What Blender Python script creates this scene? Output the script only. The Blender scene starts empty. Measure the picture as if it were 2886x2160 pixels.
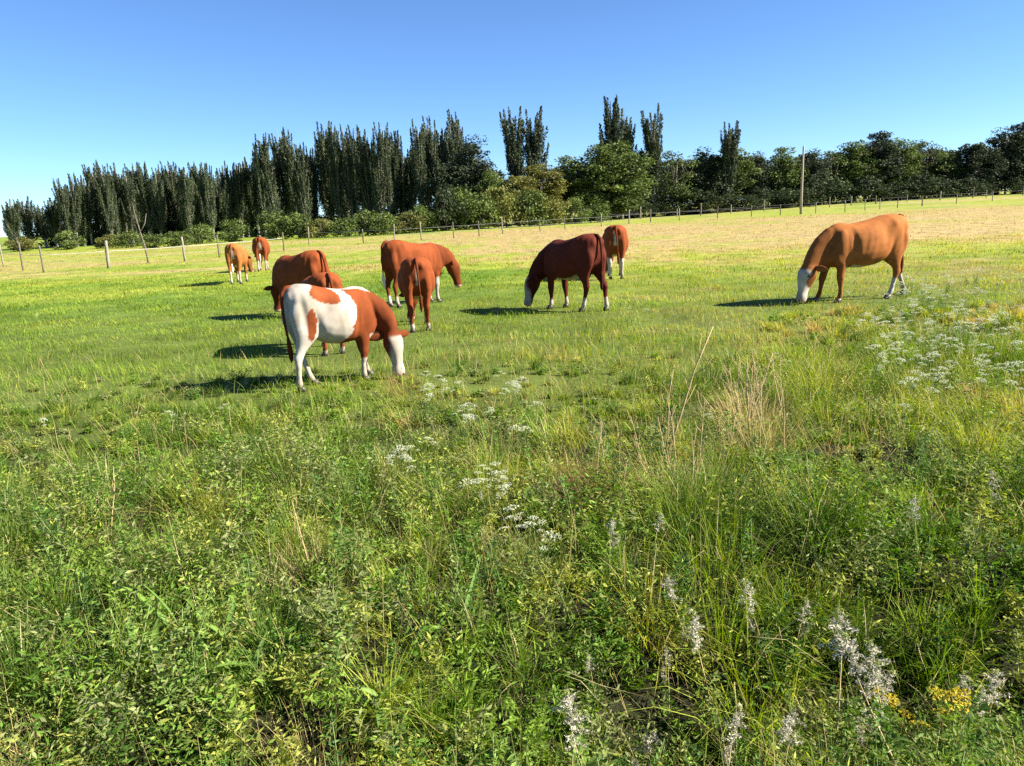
import bpy, bmesh, math, random
import numpy as np
from mathutils import Matrix, Vector

rng = np.random.default_rng(11)
random.seed(7)
R = math.radians
scene = bpy.context.scene
COL = scene.collection

# ---------------------------------------------------------------- camera
CAM_H = 1.95
cam_d = bpy.data.cameras.new('camera')
cam = bpy.data.objects.new('camera', cam_d)
COL.objects.link(cam)
cam_d.sensor_width = 36.0
cam_d.lens = 26.85
cam_d.clip_start = 0.05
cam_d.clip_end = 9000
cam.matrix_world = Matrix.Translation((0, 0, CAM_H)) @ Matrix.Rotation(R(90 - 12.56), 4, 'X') @ Matrix.Rotation(R(-2.72), 4, 'Z')
scene.camera = cam

# ---------------------------------------------------------------- sky, sun, exposure
SUN_EL = 34.0
SUN_AZ = -9.0          # degrees from +X towards +Y: the sun stands to the right, a little behind the viewer
sx, sy, sz = math.cos(R(SUN_EL)) * math.cos(R(SUN_AZ)), math.cos(R(SUN_EL)) * math.sin(R(SUN_AZ)), math.sin(R(SUN_EL))
world = bpy.data.worlds.new('World')
scene.world = world
world.use_nodes = True
wn = world.node_tree.nodes
wl = world.node_tree.links
sky = wn.new('ShaderNodeTexSky')
sky.sky_type = 'NISHITA'
sky.sun_disc = False
sky.sun_elevation = R(SUN_EL)
sky.sun_rotation = math.atan2(sx, sy)
sky.air_density = 1.0
sky.altitude = 2500
sky.dust_density = 0.0
sky.ozone_density = 3.0
bg = wn['Background']
bg.inputs['Strength'].default_value = 0.052
tint = wn.new('ShaderNodeMix'); tint.data_type = 'RGBA'; tint.blend_type = 'MULTIPLY'; tint.inputs[0].default_value = 1.0
tint.inputs[7].default_value = (0.70, 0.90, 1.12, 1)        # the phone's saturated rendering of a clear sky, the same all over
wl.new(sky.outputs[0], tint.inputs[6]); wl.new(tint.outputs[2], bg.inputs['Color'])
sun_d = bpy.data.lights.new('sun', 'SUN')
sun_d.energy = 5.0
sun_d.angle = R(0.53)
sun_d.color = (1.0, 0.93, 0.80)
sun = bpy.data.objects.new('sun', sun_d)
COL.objects.link(sun)
sun.rotation_euler = Vector((sx, sy, sz)).to_track_quat('Z', 'Y').to_euler()
scene.view_settings.view_transform = 'Standard'
scene.view_settings.look = 'None'
scene.view_settings.gamma = 1.0
scene.view_settings.use_curve_mapping = False
scene.view_settings.exposure = 1.82
scene.cycles.max_bounces = 5
scene.cycles.diffuse_bounces = 2
scene.cycles.transmission_bounces = 3
scene.cycles.use_denoising = False

# ---------------------------------------------------------------- helpers
def tag(o, label=None, cat=None, group=None, kind=None):
    if label: o['label'] = label
    if cat: o['category'] = cat
    if group: o['group'] = group
    if kind: o['kind'] = kind
    return o

def link(name, data, parent=None, loc=(0, 0, 0), rot=(0, 0, 0), scl=(1, 1, 1)):
    o = bpy.data.objects.new(name, data)
    COL.objects.link(o)
    o.location = loc; o.rotation_euler = rot; o.scale = scl
    if parent: o.parent = parent
    return o

ORD = ['first', 'second', 'third', 'fourth', 'fifth', 'sixth', 'seventh', 'eighth', 'ninth', 'tenth', 'eleventh', 'twelfth',
       'thirteenth', 'fourteenth', 'fifteenth', 'sixteenth', 'seventeenth', 'eighteenth', 'nineteenth', 'twentieth']
TENS = {20: 'twenty', 30: 'thirty', 40: 'forty', 50: 'fifty', 60: 'sixty'}
def ordinal(i):
    if i < 20: return ORD[i]
    n = i + 1
    t, u = n // 10 * 10, n % 10
    return {30: 'thirtieth', 40: 'fortieth', 50: 'fiftieth', 60: 'sixtieth'}[n] if u == 0 else TENS[t] + '-' + ORD[u - 1]

def hash2(ix, iy, seed):
    h = (ix.astype(np.int64) * 374761393 + iy.astype(np.int64) * 668265263 + seed * 1442695041) & 0x7fffffff
    h = ((h ^ (h >> 13)) * 1274126177) & 0x7fffffff
    h = (h ^ (h >> 16)) & 0xffff
    return h / 65535.0
def vnoise(x, y, seed=0):
    x = np.asarray(x, float); y = np.asarray(y, float)
    ix = np.floor(x); iy = np.floor(y)
    fx = x - ix; fy = y - iy
    fx = fx * fx * (3 - 2 * fx); fy = fy * fy * (3 - 2 * fy)
    a = hash2(ix, iy, seed); b = hash2(ix + 1, iy, seed); c = hash2(ix, iy + 1, seed); d = hash2(ix + 1, iy + 1, seed)
    return (a * (1 - fx) + b * fx) * (1 - fy) + (c * (1 - fx) + d * fx) * fy
def fbm(x, y, seed=0, o=3):
    v = 0; a = 0.5; t = 0
    for k in range(o):
        v = v + a * vnoise(x * 2 ** k + 13.7 * k, y * 2 ** k - 7.1 * k, seed + k); t += a; a *= 0.5
    return v / t
def sstep(a, b, x):
    t = np.clip((np.asarray(x, float) - a) / (b - a), 0, 1)
    return t * t * (3 - 2 * t)

def terrain(x, y):
    x = np.asarray(x, float); y = np.asarray(y, float)
    near = 1 - sstep(4.5, 9.0, y)
    z = (fbm(x * 0.9, y * 0.9, 5) - 0.5) * 0.22 * near
    z = z + (fbm(x * 0.06, y * 0.06, 9) - 0.5) * 0.25 * sstep(8, 25, y) * (1 - sstep(60, 120, y) * 0.6)
    yc = 2.55 + 0.25 * np.sin(x * 1.3) + 0.1 * x                        # ditch that runs along the foot of the picture
    depth = 0.16 + 0.44 * sstep(-0.8, 0.6, x)
    z = z - depth * np.exp(-((y - yc) / 0.62) ** 2) * sstep(-9, -2, y + 10)
    z = z + 0.9 * sstep(105, 160, y) * sstep(20, 70, x)
    return z
def tz(x, y): return float(terrain(np.array([x]), np.array([y]))[0])

def dryness(x, y):
    """0 fresh green .. 1 straw, from the plan of the field: the far right is mown and dry, the left is lush."""
    far = sstep(24, 46, y + 0.14 * x) * (0.80 + 0.20 * sstep(-14, 8, x)) * (1 - sstep(82, 100, y) * 0.9)
    right = 0.30 * sstep(1.0, 6.0, x + 0.12 * y) * sstep(4, 8, y)
    n = np.where(np.asarray(y) > 16, fbm(x * 0.10, y * 0.30, 22, 4), fbm(x * 0.35, y * 0.35, 21, 4))
    nf = fbm(x * 1.6, y * 1.6, 33, 3)
    lush = 0.25 * (1 - sstep(-7, -1, x)) * (1 - sstep(14, 24, y))
    d = far * 0.60 + right + (n - 0.5) * 1.1 + (nf - 0.5) * 1.05 + 0.22 - lush - 0.10 * (1 - sstep(3.2, 6.0, y))
    # beaten cattle track along the left fence
    tr = np.abs(y - (40.5 - 0.45 * (x + 24) + 0.02 * (x + 24) ** 2 * 0 + 0.9 * np.sin(x * 0.35)))
    d = d + 0.55 * np.exp(-(tr / 0.9) ** 2) * (1 - sstep(-8, -3, x))
    return np.clip(d, 0, 1)

C_GREEN = np.array([0.105, 0.185, 0.018])
C_LIME = np.array([0.245, 0.290, 0.036])
C_STRAW = np.array([0.350, 0.268, 0.115])
C_BROWN = np.array([0.200, 0.110, 0.045])
def field_colour(x, y, jit):
    d = dryness(x, y)
    d = np.clip(d + jit, 0, 1)[:, None]
    c = np.where(d < 0.5, C_GREEN + (C_LIME - C_GREEN) * (d / 0.5), C_LIME + (C_STRAW - C_LIME) * ((d - 0.5) / 0.5))
    return c

# ---------------------------------------------------------------- materials
def nodes_of(m):
    m.use_nodes = True
    nt = m.node_tree
    return nt, nt.nodes, nt.links, nt.nodes['Principled BSDF']

def mat_attr(name, rough=0.6, transl=0.0, var=0.25, nscale=3.0, spec=0.3, sheen=0.0, bump=0.0, bscale=60.0):
    """colour from the mesh's own colour attribute, broken up with noise; thin leaves also let light through."""
    m = bpy.data.materials.new(name)
    nt, N, L, P = nodes_of(m)
    at = N.new('ShaderNodeAttribute'); at.attribute_name = 'Col'
    ge = N.new('ShaderNodeNewGeometry')
    nz = N.new('ShaderNodeTexNoise'); nz.inputs['Scale'].default_value = nscale; nz.inputs['Detail'].default_value = 3
    L.new(ge.outputs['Position'], nz.inputs['Vector'])
    mr = N.new('ShaderNodeMapRange'); mr.inputs['From Min'].default_value = 0.25; mr.inputs['From Max'].default_value = 0.75
    mr.inputs['To Min'].default_value = 1 - var; mr.inputs['To Max'].default_value = 1 + var
    L.new(nz.outputs['Fac'], mr.inputs['Value'])
    vm = N.new('ShaderNodeVectorMath'); vm.operation = 'SCALE'
    L.new(at.outputs['Color'], vm.inputs[0]); L.new(mr.outputs[0], vm.inputs['Scale'])
    L.new(vm.outputs[0], P.inputs['Base Color'])
    P.inputs['Roughness'].default_value = rough
    P.inputs['Specular IOR Level'].default_value = spec
    if sheen:
        P.inputs['Sheen Weight'].default_value = sheen
        P.inputs['Sheen Roughness'].default_value = 0.4
    if bump:
        tc = N.new('ShaderNodeTexCoord')
        bn = N.new('ShaderNodeTexNoise'); bn.inputs['Scale'].default_value = bscale; bn.inputs['Detail'].default_value = 4
        L.new(tc.outputs['Object'], bn.inputs['Vector'])
        bp = N.new('ShaderNodeBump'); bp.inputs['Strength'].default_value = bump; bp.inputs['Distance'].default_value = 0.01
        L.new(bn.outputs['Fac'], bp.inputs['Height']); L.new(bp.outputs[0], P.inputs['Normal'])
    if transl:
        tr = N.new('ShaderNodeBsdfTranslucent')
        hs = N.new('ShaderNodeHueSaturation'); hs.inputs['Saturation'].default_value = 1.2; hs.inputs['Value'].default_value = 1.25
        L.new(vm.outputs[0], hs.inputs['Color']); L.new(hs.outputs[0], tr.inputs['Color'])
        mx = N.new('ShaderNodeMixShader'); mx.inputs[0].default_value = transl
        L.new(P.outputs[0], mx.inputs[1]); L.new(tr.outputs[0], mx.inputs[2])
        L.new(mx.outputs[0], N['Material Output'].inputs['Surface'])
    return m

def mat_plain(name, col, rough=0.7, var=0.3, nscale=8.0, bump=0.3, spec=0.3, stretch=(1, 1, 1)):
    m = bpy.data.materials.new(name)
    nt, N, L, P = nodes_of(m)
    tc = N.new('ShaderNodeTexCoord')
    mp = N.new('ShaderNodeMapping'); mp.inputs['Scale'].default_value = stretch
    L.new(tc.outputs['Object'], mp.inputs['Vector'])
    nz = N.new('ShaderNodeTexNoise'); nz.inputs['Scale'].default_value = nscale; nz.inputs['Detail'].default_value = 5
    L.new(mp.outputs[0], nz.inputs['Vector'])
    cr = N.new('ShaderNodeValToRGB')
    cr.color_ramp.elements[0].position = 0.3; cr.color_ramp.elements[1].position = 0.7
    cr.color_ramp.elements[0].color = (*[c * (1 - var) for c in col], 1); cr.color_ramp.elements[1].color = (*[c * (1 + var) for c in col], 1)
    L.new(nz.outputs['Fac'], cr.inputs['Fac']); L.new(cr.outputs[0], P.inputs['Base Color'])
    P.inputs['Roughness'].default_value = rough; P.inputs['Specular IOR Level'].default_value = spec
    if bump:
        bp = N.new('ShaderNodeBump'); bp.inputs['Strength'].default_value = bump; bp.inputs['Distance'].default_value = 0.02
        L.new(nz.outputs['Fac'], bp.inputs['Height']); L.new(bp.outputs[0], P.inputs['Normal'])
    return m

M_GRASS = mat_attr('grass_blades', rough=0.5, transl=0.38, var=0.2, nscale=2.0, spec=0.07)
M_LEAF = mat_attr('weed_leaves', rough=0.6, transl=0.32, var=0.2, nscale=9.0, spec=0.12)
M_FLUFF = mat_attr('seed_fluff', rough=0.9, transl=0.3, var=0.12, nscale=30.0, spec=0.1)
M_TREE = mat_attr('tree_leaves', rough=0.6, transl=0.2, var=0.4, nscale=0.3, spec=0.18)
M_HIDE = mat_attr('cow_hide', rough=0.8, var=0.16, nscale=7.0, spec=0.07, bump=0.10, bscale=90.0)
M_BARK = mat_plain('bark', (0.10, 0.085, 0.07), 0.9, 0.45, 1.6, 0.6, 0.15, (3, 3, 0.5))
M_PALEBARK = mat_plain('pale_bark', (0.20, 0.19, 0.165), 0.9, 0.35, 1.6, 0.6, 0.15, (3, 3, 0.5))
M_WOOD = mat_plain('weathered_wood', (0.21, 0.19, 0.15), 0.85, 0.3, 6, 0.5, 0.2, (4, 4, 0.4))
M_DARKWOOD = mat_plain('dark_wood', (0.13, 0.11, 0.085), 0.85, 0.35, 6, 0.5, 0.2, (4, 4, 0.4))
M_POLE = mat_plain('pole_wood', (0.30, 0.255, 0.20), 0.85, 0.3, 3, 0.5, 0.2, (4, 4, 0.25))
M_TAPE = mat_plain('fence_tape', (0.40, 0.39, 0.34), 0.6, 0.08, 5, 0.0)
M_WIRE = mat_plain('fence_wire', (0.25, 0.25, 0.25), 0.5, 0.1, 5, 0.0)
M_HOOF = mat_plain('hoof', (0.055, 0.045, 0.038), 0.45, 0.3, 20, 0.2)
M_EYE = mat_plain('eye', (0.012, 0.009, 0.007), 0.08, 0.1, 10, 0.0, 0.6)
M_STEM = mat_plain('green_stem', (0.12, 0.16, 0.04), 0.6, 0.25, 20, 0.0)
M_DRYSTEM = mat_plain('dry_stem', (0.36, 0.27, 0.13), 0.8, 0.25, 20, 0.0)

# ---------------------------------------------------------------- mesh builders
def mesh_np(name, verts, loops, starts, totals, cols=None, mat=None, smooth=False):
    me = bpy.data.meshes.new(name)
    me.vertices.add(len(verts)); me.vertices.foreach_set('co', np.ascontiguousarray(verts, np.float32).ravel())
    me.loops.add(len(loops)); me.loops.foreach_set('vertex_index', np.ascontiguousarray(loops, np.int32))
    me.polygons.add(len(starts)); me.polygons.foreach_set('loop_start', np.ascontiguousarray(starts, np.int32))
    me.update(calc_edges=True)
    if smooth: me.polygons.foreach_set('use_smooth', np.ones(len(starts), bool))
    if cols is not None:
        a = me.color_attributes.new('Col', 'FLOAT_COLOR', 'POINT')
        c4 = np.ones((len(verts), 4), np.float32); c4[:, :3] = cols
        a.data.foreach_set('color', c4.ravel())
    if mat: me.materials.append(mat)
    return me

def blades(P, h, w, az, lean, curl, col, tipcol=None, segs=2):
    """grass blades: (n,5) or (n,7) verts each"""
    n = len(P)
    dirx, diry = np.cos(az), np.sin(az)
    fa = az + rng.uniform(-0.9, 0.9, n)
    s = np.stack([-np.sin(fa), np.cos(fa), np.zeros(n)], 1)
    d = np.stack([dirx, diry, np.zeros(n)], 1)
    up = np.array([0, 0, 1.0])
    ts = [0.0, 0.55, 1.0] if segs == 2 else [0.0, 0.38, 0.72, 1.0]
    ws = [0.8, 0.75] if segs == 2 else [0.8, 1.0, 0.62]
    V = []; Cc = []
    tip = col if tipcol is None else tipcol
    for i, t in enumerate(ts):
        out = (lean * t + curl * t * t)[:, None] * h[:, None]
        zz = np.sqrt(np.maximum(0.06, 1 - np.clip(lean + curl * t, 0, 0.97) ** 2)) * t - 0.25 * np.maximum(curl - 0.3, 0) * t ** 3
        c = P + d * out + up * (zz * h)[:, None]
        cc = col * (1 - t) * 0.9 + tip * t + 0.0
        if i < len(ts) - 1:
            V += [c - s * (w * ws[i] * 0.5)[:, None], c + s * (w * ws[i] * 0.5)[:, None]]; Cc += [cc, cc]
        else:
            V.append(c); Cc.append(cc)
    k = len(V)
    verts = np.stack(V, 1).reshape(-1, 3); cols = np.stack(Cc, 1).reshape(-1, 3)
    base = (np.arange(n) * k)[:, None]
    if segs == 2:
        pat = np.array([0, 1, 3, 2, 2, 3, 4]); tot = [4, 3]
    else:
        pat = np.array([0, 1, 3, 2, 2, 3, 5, 4, 4, 5, 6]); tot = [4, 4, 3]
    loops = (base + pat).ravel()
    totals = np.tile(tot, n)
    return verts, loops, totals, cols

def join(parts):
    V = []; Lp = []; T = []; C = []; off = 0
    for v, l, t, c in parts:
        V.append(v); Lp.append(l + off); T.append(t); C.append(c); off += len(v)
    V = np.concatenate(V); Lp = np.concatenate(Lp); T = np.concatenate(T); C = np.concatenate(C)
    return V, Lp, np.concatenate([[0], np.cumsum(T)[:-1]]), T, C

def rhombi(c, a, b, u, v, col):
    """leaf-shaped faces: centre, half length a along u, half width b along v"""
    n = len(c)
    verts = np.stack([c - u * a[:, None], c - v * b[:, None] - u * (a * 0.1)[:, None], c + u * a[:, None], c + v * b[:, None] - u * (a * 0.1)[:, None]], 1).reshape(-1, 3)
    loops = np.arange(n * 4); tot = np.full(n, 4)
    return verts, loops, tot, np.repeat(col, 4, 0)

def rand_dirs(n):
    d = rng.normal(size=(n, 3)); return d / np.linalg.norm(d, axis=1)[:, None]
def perp(u):
    r = rand_dirs(len(u)); v = np.cross(u, r); return v / np.maximum(1e-6, np.linalg.norm(v, axis=1))[:, None]

def tube(bm, pts, radii, seg=7, cap=True):
    rings = []
    for i, p in enumerate(pts):
        p = Vector(p)
        t = (Vector(pts[min(i + 1, len(pts) - 1)]) - Vector(pts[max(i - 1, 0)])).normalized()
        u = t.cross(Vector((0.31, 0.95, 0.05)));
        if u.length < 1e-3: u = t.cross(Vector((1, 0, 0)))
        u.normalize(); v = t.cross(u).normalized()
        rings.append([bm.verts.new(p + (u * math.cos(2 * math.pi * k / seg) + v * math.sin(2 * math.pi * k / seg)) * radii[i]) for k in range(seg)])
    for a, b in zip(rings, rings[1:]):
        for k in range(seg):
            bm.faces.new((a[k], a[(k + 1) % seg], b[(k + 1) % seg], b[k]))
    if cap:
        bm.faces.new(rings[0][::-1]); bm.faces.new(rings[-1])

def bm_mesh(name, bm, mat, smooth=True):
    me = bpy.data.meshes.new(name)
    bmesh.ops.recalc_face_normals(bm, faces=bm.faces)
    bm.to_mesh(me); bm.free()
    if smooth: me.polygons.foreach_set('use_smooth', np.ones(len(me.polygons), bool))
    me.materials.append(mat)
    return me

# ---------------------------------------------------------------- ground
def build_ground():
    ys = np.concatenate([np.linspace(-120, -3, 10), np.arange(-2.0, 12, 0.14), 12 * np.exp(np.linspace(0, math.log(6000 / 12), 110))])
    xs1 = np.concatenate([np.arange(0.0, 7, 0.16), 7 * np.exp(np.linspace(0, math.log(5000 / 7), 60))])
    xs = np.concatenate([-xs1[:0:-1], xs1])
    X, Y = np.meshgrid(xs, ys)
    Z = terrain(X.ravel(), Y.ravel())
    V = np.stack([X.ravel(), Y.ravel(), Z], 1)
    nx, ny = len(xs), len(ys)
    i = np.arange(nx * ny).reshape(ny, nx)
    q = np.stack([i[:-1, :-1], i[:-1, 1:], i[1:, 1:], i[1:, :-1]], -1).reshape(-1, 4)
    col = field_colour(V[:, 0], V[:, 1], 0.0)
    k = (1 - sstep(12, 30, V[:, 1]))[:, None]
    near_shade = (1 - sstep(5.5, 8.5, V[:, 1]))[:, None]
    soil = np.array([0.085, 0.112, 0.023]) * (1 - near_shade) + np.array([0.020, 0.020, 0.010]) * near_shade  # near soil is darkened, the shade under the growth painted in
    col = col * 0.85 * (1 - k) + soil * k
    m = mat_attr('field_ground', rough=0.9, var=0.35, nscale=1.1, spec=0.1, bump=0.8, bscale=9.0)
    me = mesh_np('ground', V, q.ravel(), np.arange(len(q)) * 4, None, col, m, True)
    o = link('ground', me); tag(o, 'grassy soil of the pasture running level to the trees', kind='structure')
build_ground()

# ---------------------------------------------------------------- grass
def sample_field(n, y0, y1, power):
    """points over the viewed fan, density per square metre falling as distance ** -power"""
    e = 2 - power
    y = (rng.uniform(0, 1, n) * (y1 ** e - y0 ** e) + y0 ** e) ** (1 / e)
    x = rng.uniform(-1, 1, n) * (y * 0.80 + 0.7)
    return x, y
def height_at(x, y):
    base = np.interp(y, [1.0, 4.0, 6.5, 9.0, 14, 30, 60, 110], [0.14, 0.135, 0.13, 0.115, 0.09, 0.08, 0.09, 0.13])
    t = fbm(x * 1.15, y * 1.15, 41, 3)
    amp = np.interp(y, [0, 7, 11, 30], [1.0, 0.95, 0.55, 0.5])
    tus = np.clip((t - 0.47) * 3.4, -0.9, 1.15) * amp
    return base * (1 + tus), t
def build_grass():
    parts = []
    n = 265000
    x, y = sample_field(n - 110000, 1.5, 95, 1.6)
    x2, y2 = sample_field(110000, 7.5, 34, 1.2)
    x = np.concatenate([x, x2]); y = np.concatenate([y, y2])
    h0, t = height_at(x, y)
    keep = (rng.uniform(0, 1, n) < np.where(y < 9, np.clip(0.30 + (t - 0.38) * 6, 0.28, 1.0), 1.0))
    x, y, h0, t = x[keep], y[keep], h0[keep], t[keep]; n = len(x)
    h = h0 * rng.uniform(0.45, 1.25, n)
    w = np.maximum(rng.uniform(0.0025, 0.0075, n), y / 764 * rng.uniform(0.35, 0.75, n))
    w = np.minimum(w, h * 0.35)
    az = rng.uniform(0, 2 * math.pi, n)
    windy = fbm(x * 0.5, y * 0.5, 77, 2) * 9
    az = np.where(rng.uniform(0, 1, n) < 0.6, windy + rng.normal(0, 0.5, n), az)
    lean = np.abs(rng.normal(0.22, 0.25, n)); curl = np.abs(rng.normal(0.30, 0.28, n))
    jit = rng.normal(0, 0.26, n) * np.interp(y, [8, 18], [1.0, 0.55]) - 0.02
    col = field_colour(x, y, jit)
    am = np.interp(y, [8, 16], [1.0, 0.42])
    col *= (1 + (rng.uniform(0.6, 1.45, n) - 1) * am)[:, None]
    tip = col * np.array([1.45, 1.32, 1.25])  # tips paled to paint pale highlights onto the blades
    lift = np.where((rng.uniform(0, 1, n) < 0.6) & (y < 10), rng.uniform(0, 0.62, n) * h0, 0.0)       # side shoots springing from the tangle
    h = np.where(lift > 0, h * rng.uniform(0.4, 0.75, n), h); lean = np.where(lift > 0, np.minimum(0.95, lean * 1.9 + 0.1), lean)
    P = np.stack([x, y, terrain(x, y) - 0.01 + lift], 1)
    nr = y < 5.5
    for sel, sg in ((nr, 3), (~nr, 2)):
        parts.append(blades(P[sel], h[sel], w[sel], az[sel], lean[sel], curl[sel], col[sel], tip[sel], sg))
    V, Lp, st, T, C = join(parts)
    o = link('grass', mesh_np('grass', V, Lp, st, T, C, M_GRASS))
    tag(o, 'green and straw coloured pasture grass all over the field', 'grass', kind='stuff')

    # pale bent hay stems lying through the rank growth
    n = 24000
    x, y = sample_field(n, 1.5, 12, 1.2)
    d = dryness(x, y)
    keep = rng.uniform(0, 1, n) < 0.25 + 0.9 * d
    x, y = x[keep], y[keep]; n = len(x)
    h0, t = height_at(x, y)
    h = np.interp(y, [1.5, 6, 11], [0.46, 0.36, 0.20]) * rng.uniform(0.5, 1.3, n)
    w = np.maximum(rng.uniform(0.0014, 0.003, n), y / 764 * 0.42)
    az = rng.uniform(0, 2 * math.pi, n)
    lean = np.abs(rng.normal(0.35, 0.28, n)); curl = np.abs(rng.normal(0.2, 0.3, n))
    c = C_STRAW * rng.uniform(0.7, 1.5, n)[:, None]
    g = (rng.uniform(0, 1, n) < 0.45)[:, None]
    c = np.where(g, np.array([0.21, 0.25, 0.07]) * rng.uniform(0.7, 1.4, n)[:, None], c)
    P = np.stack([x, y, terrain(x, y)], 1)
    V, Lp, st, T, C = join([blades(P, h, w, az, lean, curl, c, c * 1.1, 3)])
    o = link('hay_stems', mesh_np('hay_stems', V, Lp, st, T, C, M_GRASS))
    tag(o, 'thin pale bent hay stems tangled through the near grass', 'grass', kind='stuff')

    # small-leaved herbs filling the near growth
    n = 110000
    x, y = sample_field(n, 1.5, 9.5, 1.3)
    cl = fbm(x * 2.3, y * 2.3, 61, 3)
    keep = rng.uniform(0, 1, n) < np.clip((cl - 0.46) * 6, 0.30, 1) * np.interp(y, [1.5, 5, 9.5], [1.0, 0.7, 0.12])
    x, y, cl = x[keep], y[keep], cl[keep]; n = len(x)
    z = terrain(x, y) + rng.uniform(0.0, 1, n) ** 0.8 * np.interp(y, [1.5, 5, 9], [0.34, 0.26, 0.14]) * np.clip((cl - 0.40) * 5, 0.2, 1.3)
    a = np.maximum(rng.uniform(0.006, 0.015, n), y * 0.0012); b = a * rng.uniform(0.22, 0.42, n)
    u = rand_dirs(n); u[:, 2] = np.abs(u[:, 2]) * 0.7; u /= np.linalg.norm(u, axis=1)[:, None]
    hue = vnoise(x * 1.3, y * 1.3, 90)[:, None]
    c = (np.array([0.070, 0.145, 0.024]) * (1 - hue) + np.array([0.20, 0.25, 0.055]) * hue) * rng.uniform(0.7, 1.35, n)[:, None]
    V, Lp, st, T, C = join([rhombi(np.stack([x, y, z], 1), a, b, u, perp(u), c)])
    o = link('ground_cover', mesh_np('ground_cover', V, Lp, st, T, C, M_LEAF))
    tag(o, 'small leaved green herbs filling the near verge', 'ground cover', kind='stuff')
build_grass()

def build_clumps():
    """rosettes of rank grass and mounds of small-leaved herbs: the shaggy, patchy growth of the near verge"""
    n = 2850
    x, y = sample_field(n, 1.35, 10.0, 0.55)
    y[:330] = rng.uniform(7.0, 13.0, 330); x[:330] = y[:330] * rng.uniform(0.34, 0.74, 330)          # weedy bank on the right
    thin = (rng.uniform(0, 1, n) < 1 - 0.75 * sstep(6.8, 10, y)) | (np.arange(n) < 330)                # thinning out into the grazed pasture
    bank = (np.arange(n) < 330)[thin]; x, y = x[thin], y[thin]; n = len(x)
    d = dryness(x, y) + rng.normal(0, 0.16, n)
    hol = fbm(x * 0.8, y * 0.8, 43, 2)                                  # hollows keep their ground bare of tall growth
    size = np.interp(y, [1.4, 4, 7, 10], [1.0, 0.95, 0.8, 0.5]) * 1.12 * rng.uniform(0.6, 1.3, n) * np.clip(0.55 + (hol - 0.35) * 2.6, np.where((y < 4) & (x < 0.3), 0.6, 0.38), 1.5)
    size[bank] *= 1.5
    kind = rng.uniform(0, 1, n)
    herb = kind < np.interp(y, [1.4, 4.5, 7, 10], [0.78, 0.62, 0.45, 0.25])
    pal = np.array([[0.065, 0.115, 0.018], [0.120, 0.185, 0.024], [0.190, 0.240, 0.036], [0.275, 0.280, 0.055], [0.350, 0.280, 0.110], [0.270, 0.205, 0.095]])
    k = np.clip(d * 4.6 + rng.normal(0, 0.55, n), 0, 5).astype(int)
    ccol = pal[k] * rng.uniform(0.8, 1.25, n)[:, None]
    z0 = terrain(x, y)
    parts = []
    g = np.where(~herb)[0]
    cnt = (rng.uniform(130, 240, len(g)) * np.interp(y[g], [2, 6, 10], [1.0, 0.85, 0.6])).astype(int)
    ci = np.repeat(g, cnt); m = len(ci)
    R_ = 0.13 * size[ci]; H_ = np.interp(y[ci], [1.4, 5, 7.5], [0.26, 0.25, 0.20]) * size[ci]
    az = rng.uniform(0, 2 * math.pi, m); rad = np.sqrt(rng.uniform(0, 1, m))
    P = np.stack([x[ci] + np.cos(az) * rad * R_ * 0.8, y[ci] + np.sin(az) * rad * R_ * 0.8, z0[ci] + rng.uniform(0, 0.35, m) * H_ * (1 - rad)], 1)
    h = H_ * rng.uniform(0.45, 1.25, m)
    w = np.maximum(rng.uniform(0.0022, 0.0062, m), y[ci] / 764 * 0.5)
    lean = np.clip(0.10 + 0.45 * rad + rng.normal(0, 0.14, m), 0, 0.95); curl = np.abs(rng.normal(0.30, 0.25, m))
    comb = rng.uniform(0, 6.28, n)[ci]
    az2 = np.where(rng.uniform(0, 1, m) < 0.3, comb, az) + rng.normal(0, 0.4, m)
    col = ccol[ci] * rng.uniform(0.6, 1.4, m)[:, None]
    pale = rng.uniform(0, 1, m) < 0.07
    col[pale] = np.array([0.42, 0.38, 0.22]) * rng.uniform(0.7, 1.2, pale.sum())[:, None]
    nr = y[ci] < 3.6
    for sel, sg in ((nr, 3), (~nr, 2)):
        parts.append(blades(P[sel], h[sel], w[sel], az2[sel], lean[sel], curl[sel], col[sel], col[sel] * np.array([1.6, 1.45, 1.35]), sg))  # blade tips paled, highlights painted in as on the pasture grass
    V, Lp, st, T, C = join(parts)
    o = link('grass_clumps', mesh_np('grass_clumps', V, Lp, st, T, C, M_GRASS))
    tag(o, 'shaggy clumps of rank green and straw grass over the near verge', 'grass', kind='stuff')
    g = np.where(herb)[0]
    cnt = (rng.uniform(240, 420, len(g)) * np.interp(y[g], [2, 6, 10], [1.0, 0.75, 0.45])).astype(int)
    ci = np.repeat(g, cnt); m = len(ci)
    # leaves sit along a handful of shoots per mound
    sh = rng.integers(0, 13, m); saz = (sh * 2.4 + ci * 1.7); t = rng.uniform(0.1, 1.0, m)
    hs = np.interp(y[ci], [1.4, 4.5, 7], [0.36, 0.33, 0.25]) * size[ci] * (0.6 + 0.4 * np.cos(sh * 3.1 + ci)); out = 0.20 * size[ci] * (0.3 + 0.7 * ((sh * 37) % 13) / 13)
    c = np.stack([x[ci] + np.cos(saz) * out * t, y[ci] + np.sin(saz) * out * t, z0[ci] + hs * (t - 0.15 * t * t)], 1) + rng.normal(0, 0.016, (m, 3)) * size[ci][:, None]
    laz = rng.uniform(0, 6.28, m)
    u = np.stack([np.cos(laz), np.sin(laz), rng.uniform(-0.1, 0.9, m)], 1); u /= np.linalg.norm(u, axis=1)[:, None]
    a = np.maximum(rng.uniform(0.010, 0.032, m) * (1.15 - 0.5 * t), y[ci] * 0.0015); b = a * rng.uniform(0.18, 0.36, m)
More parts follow.
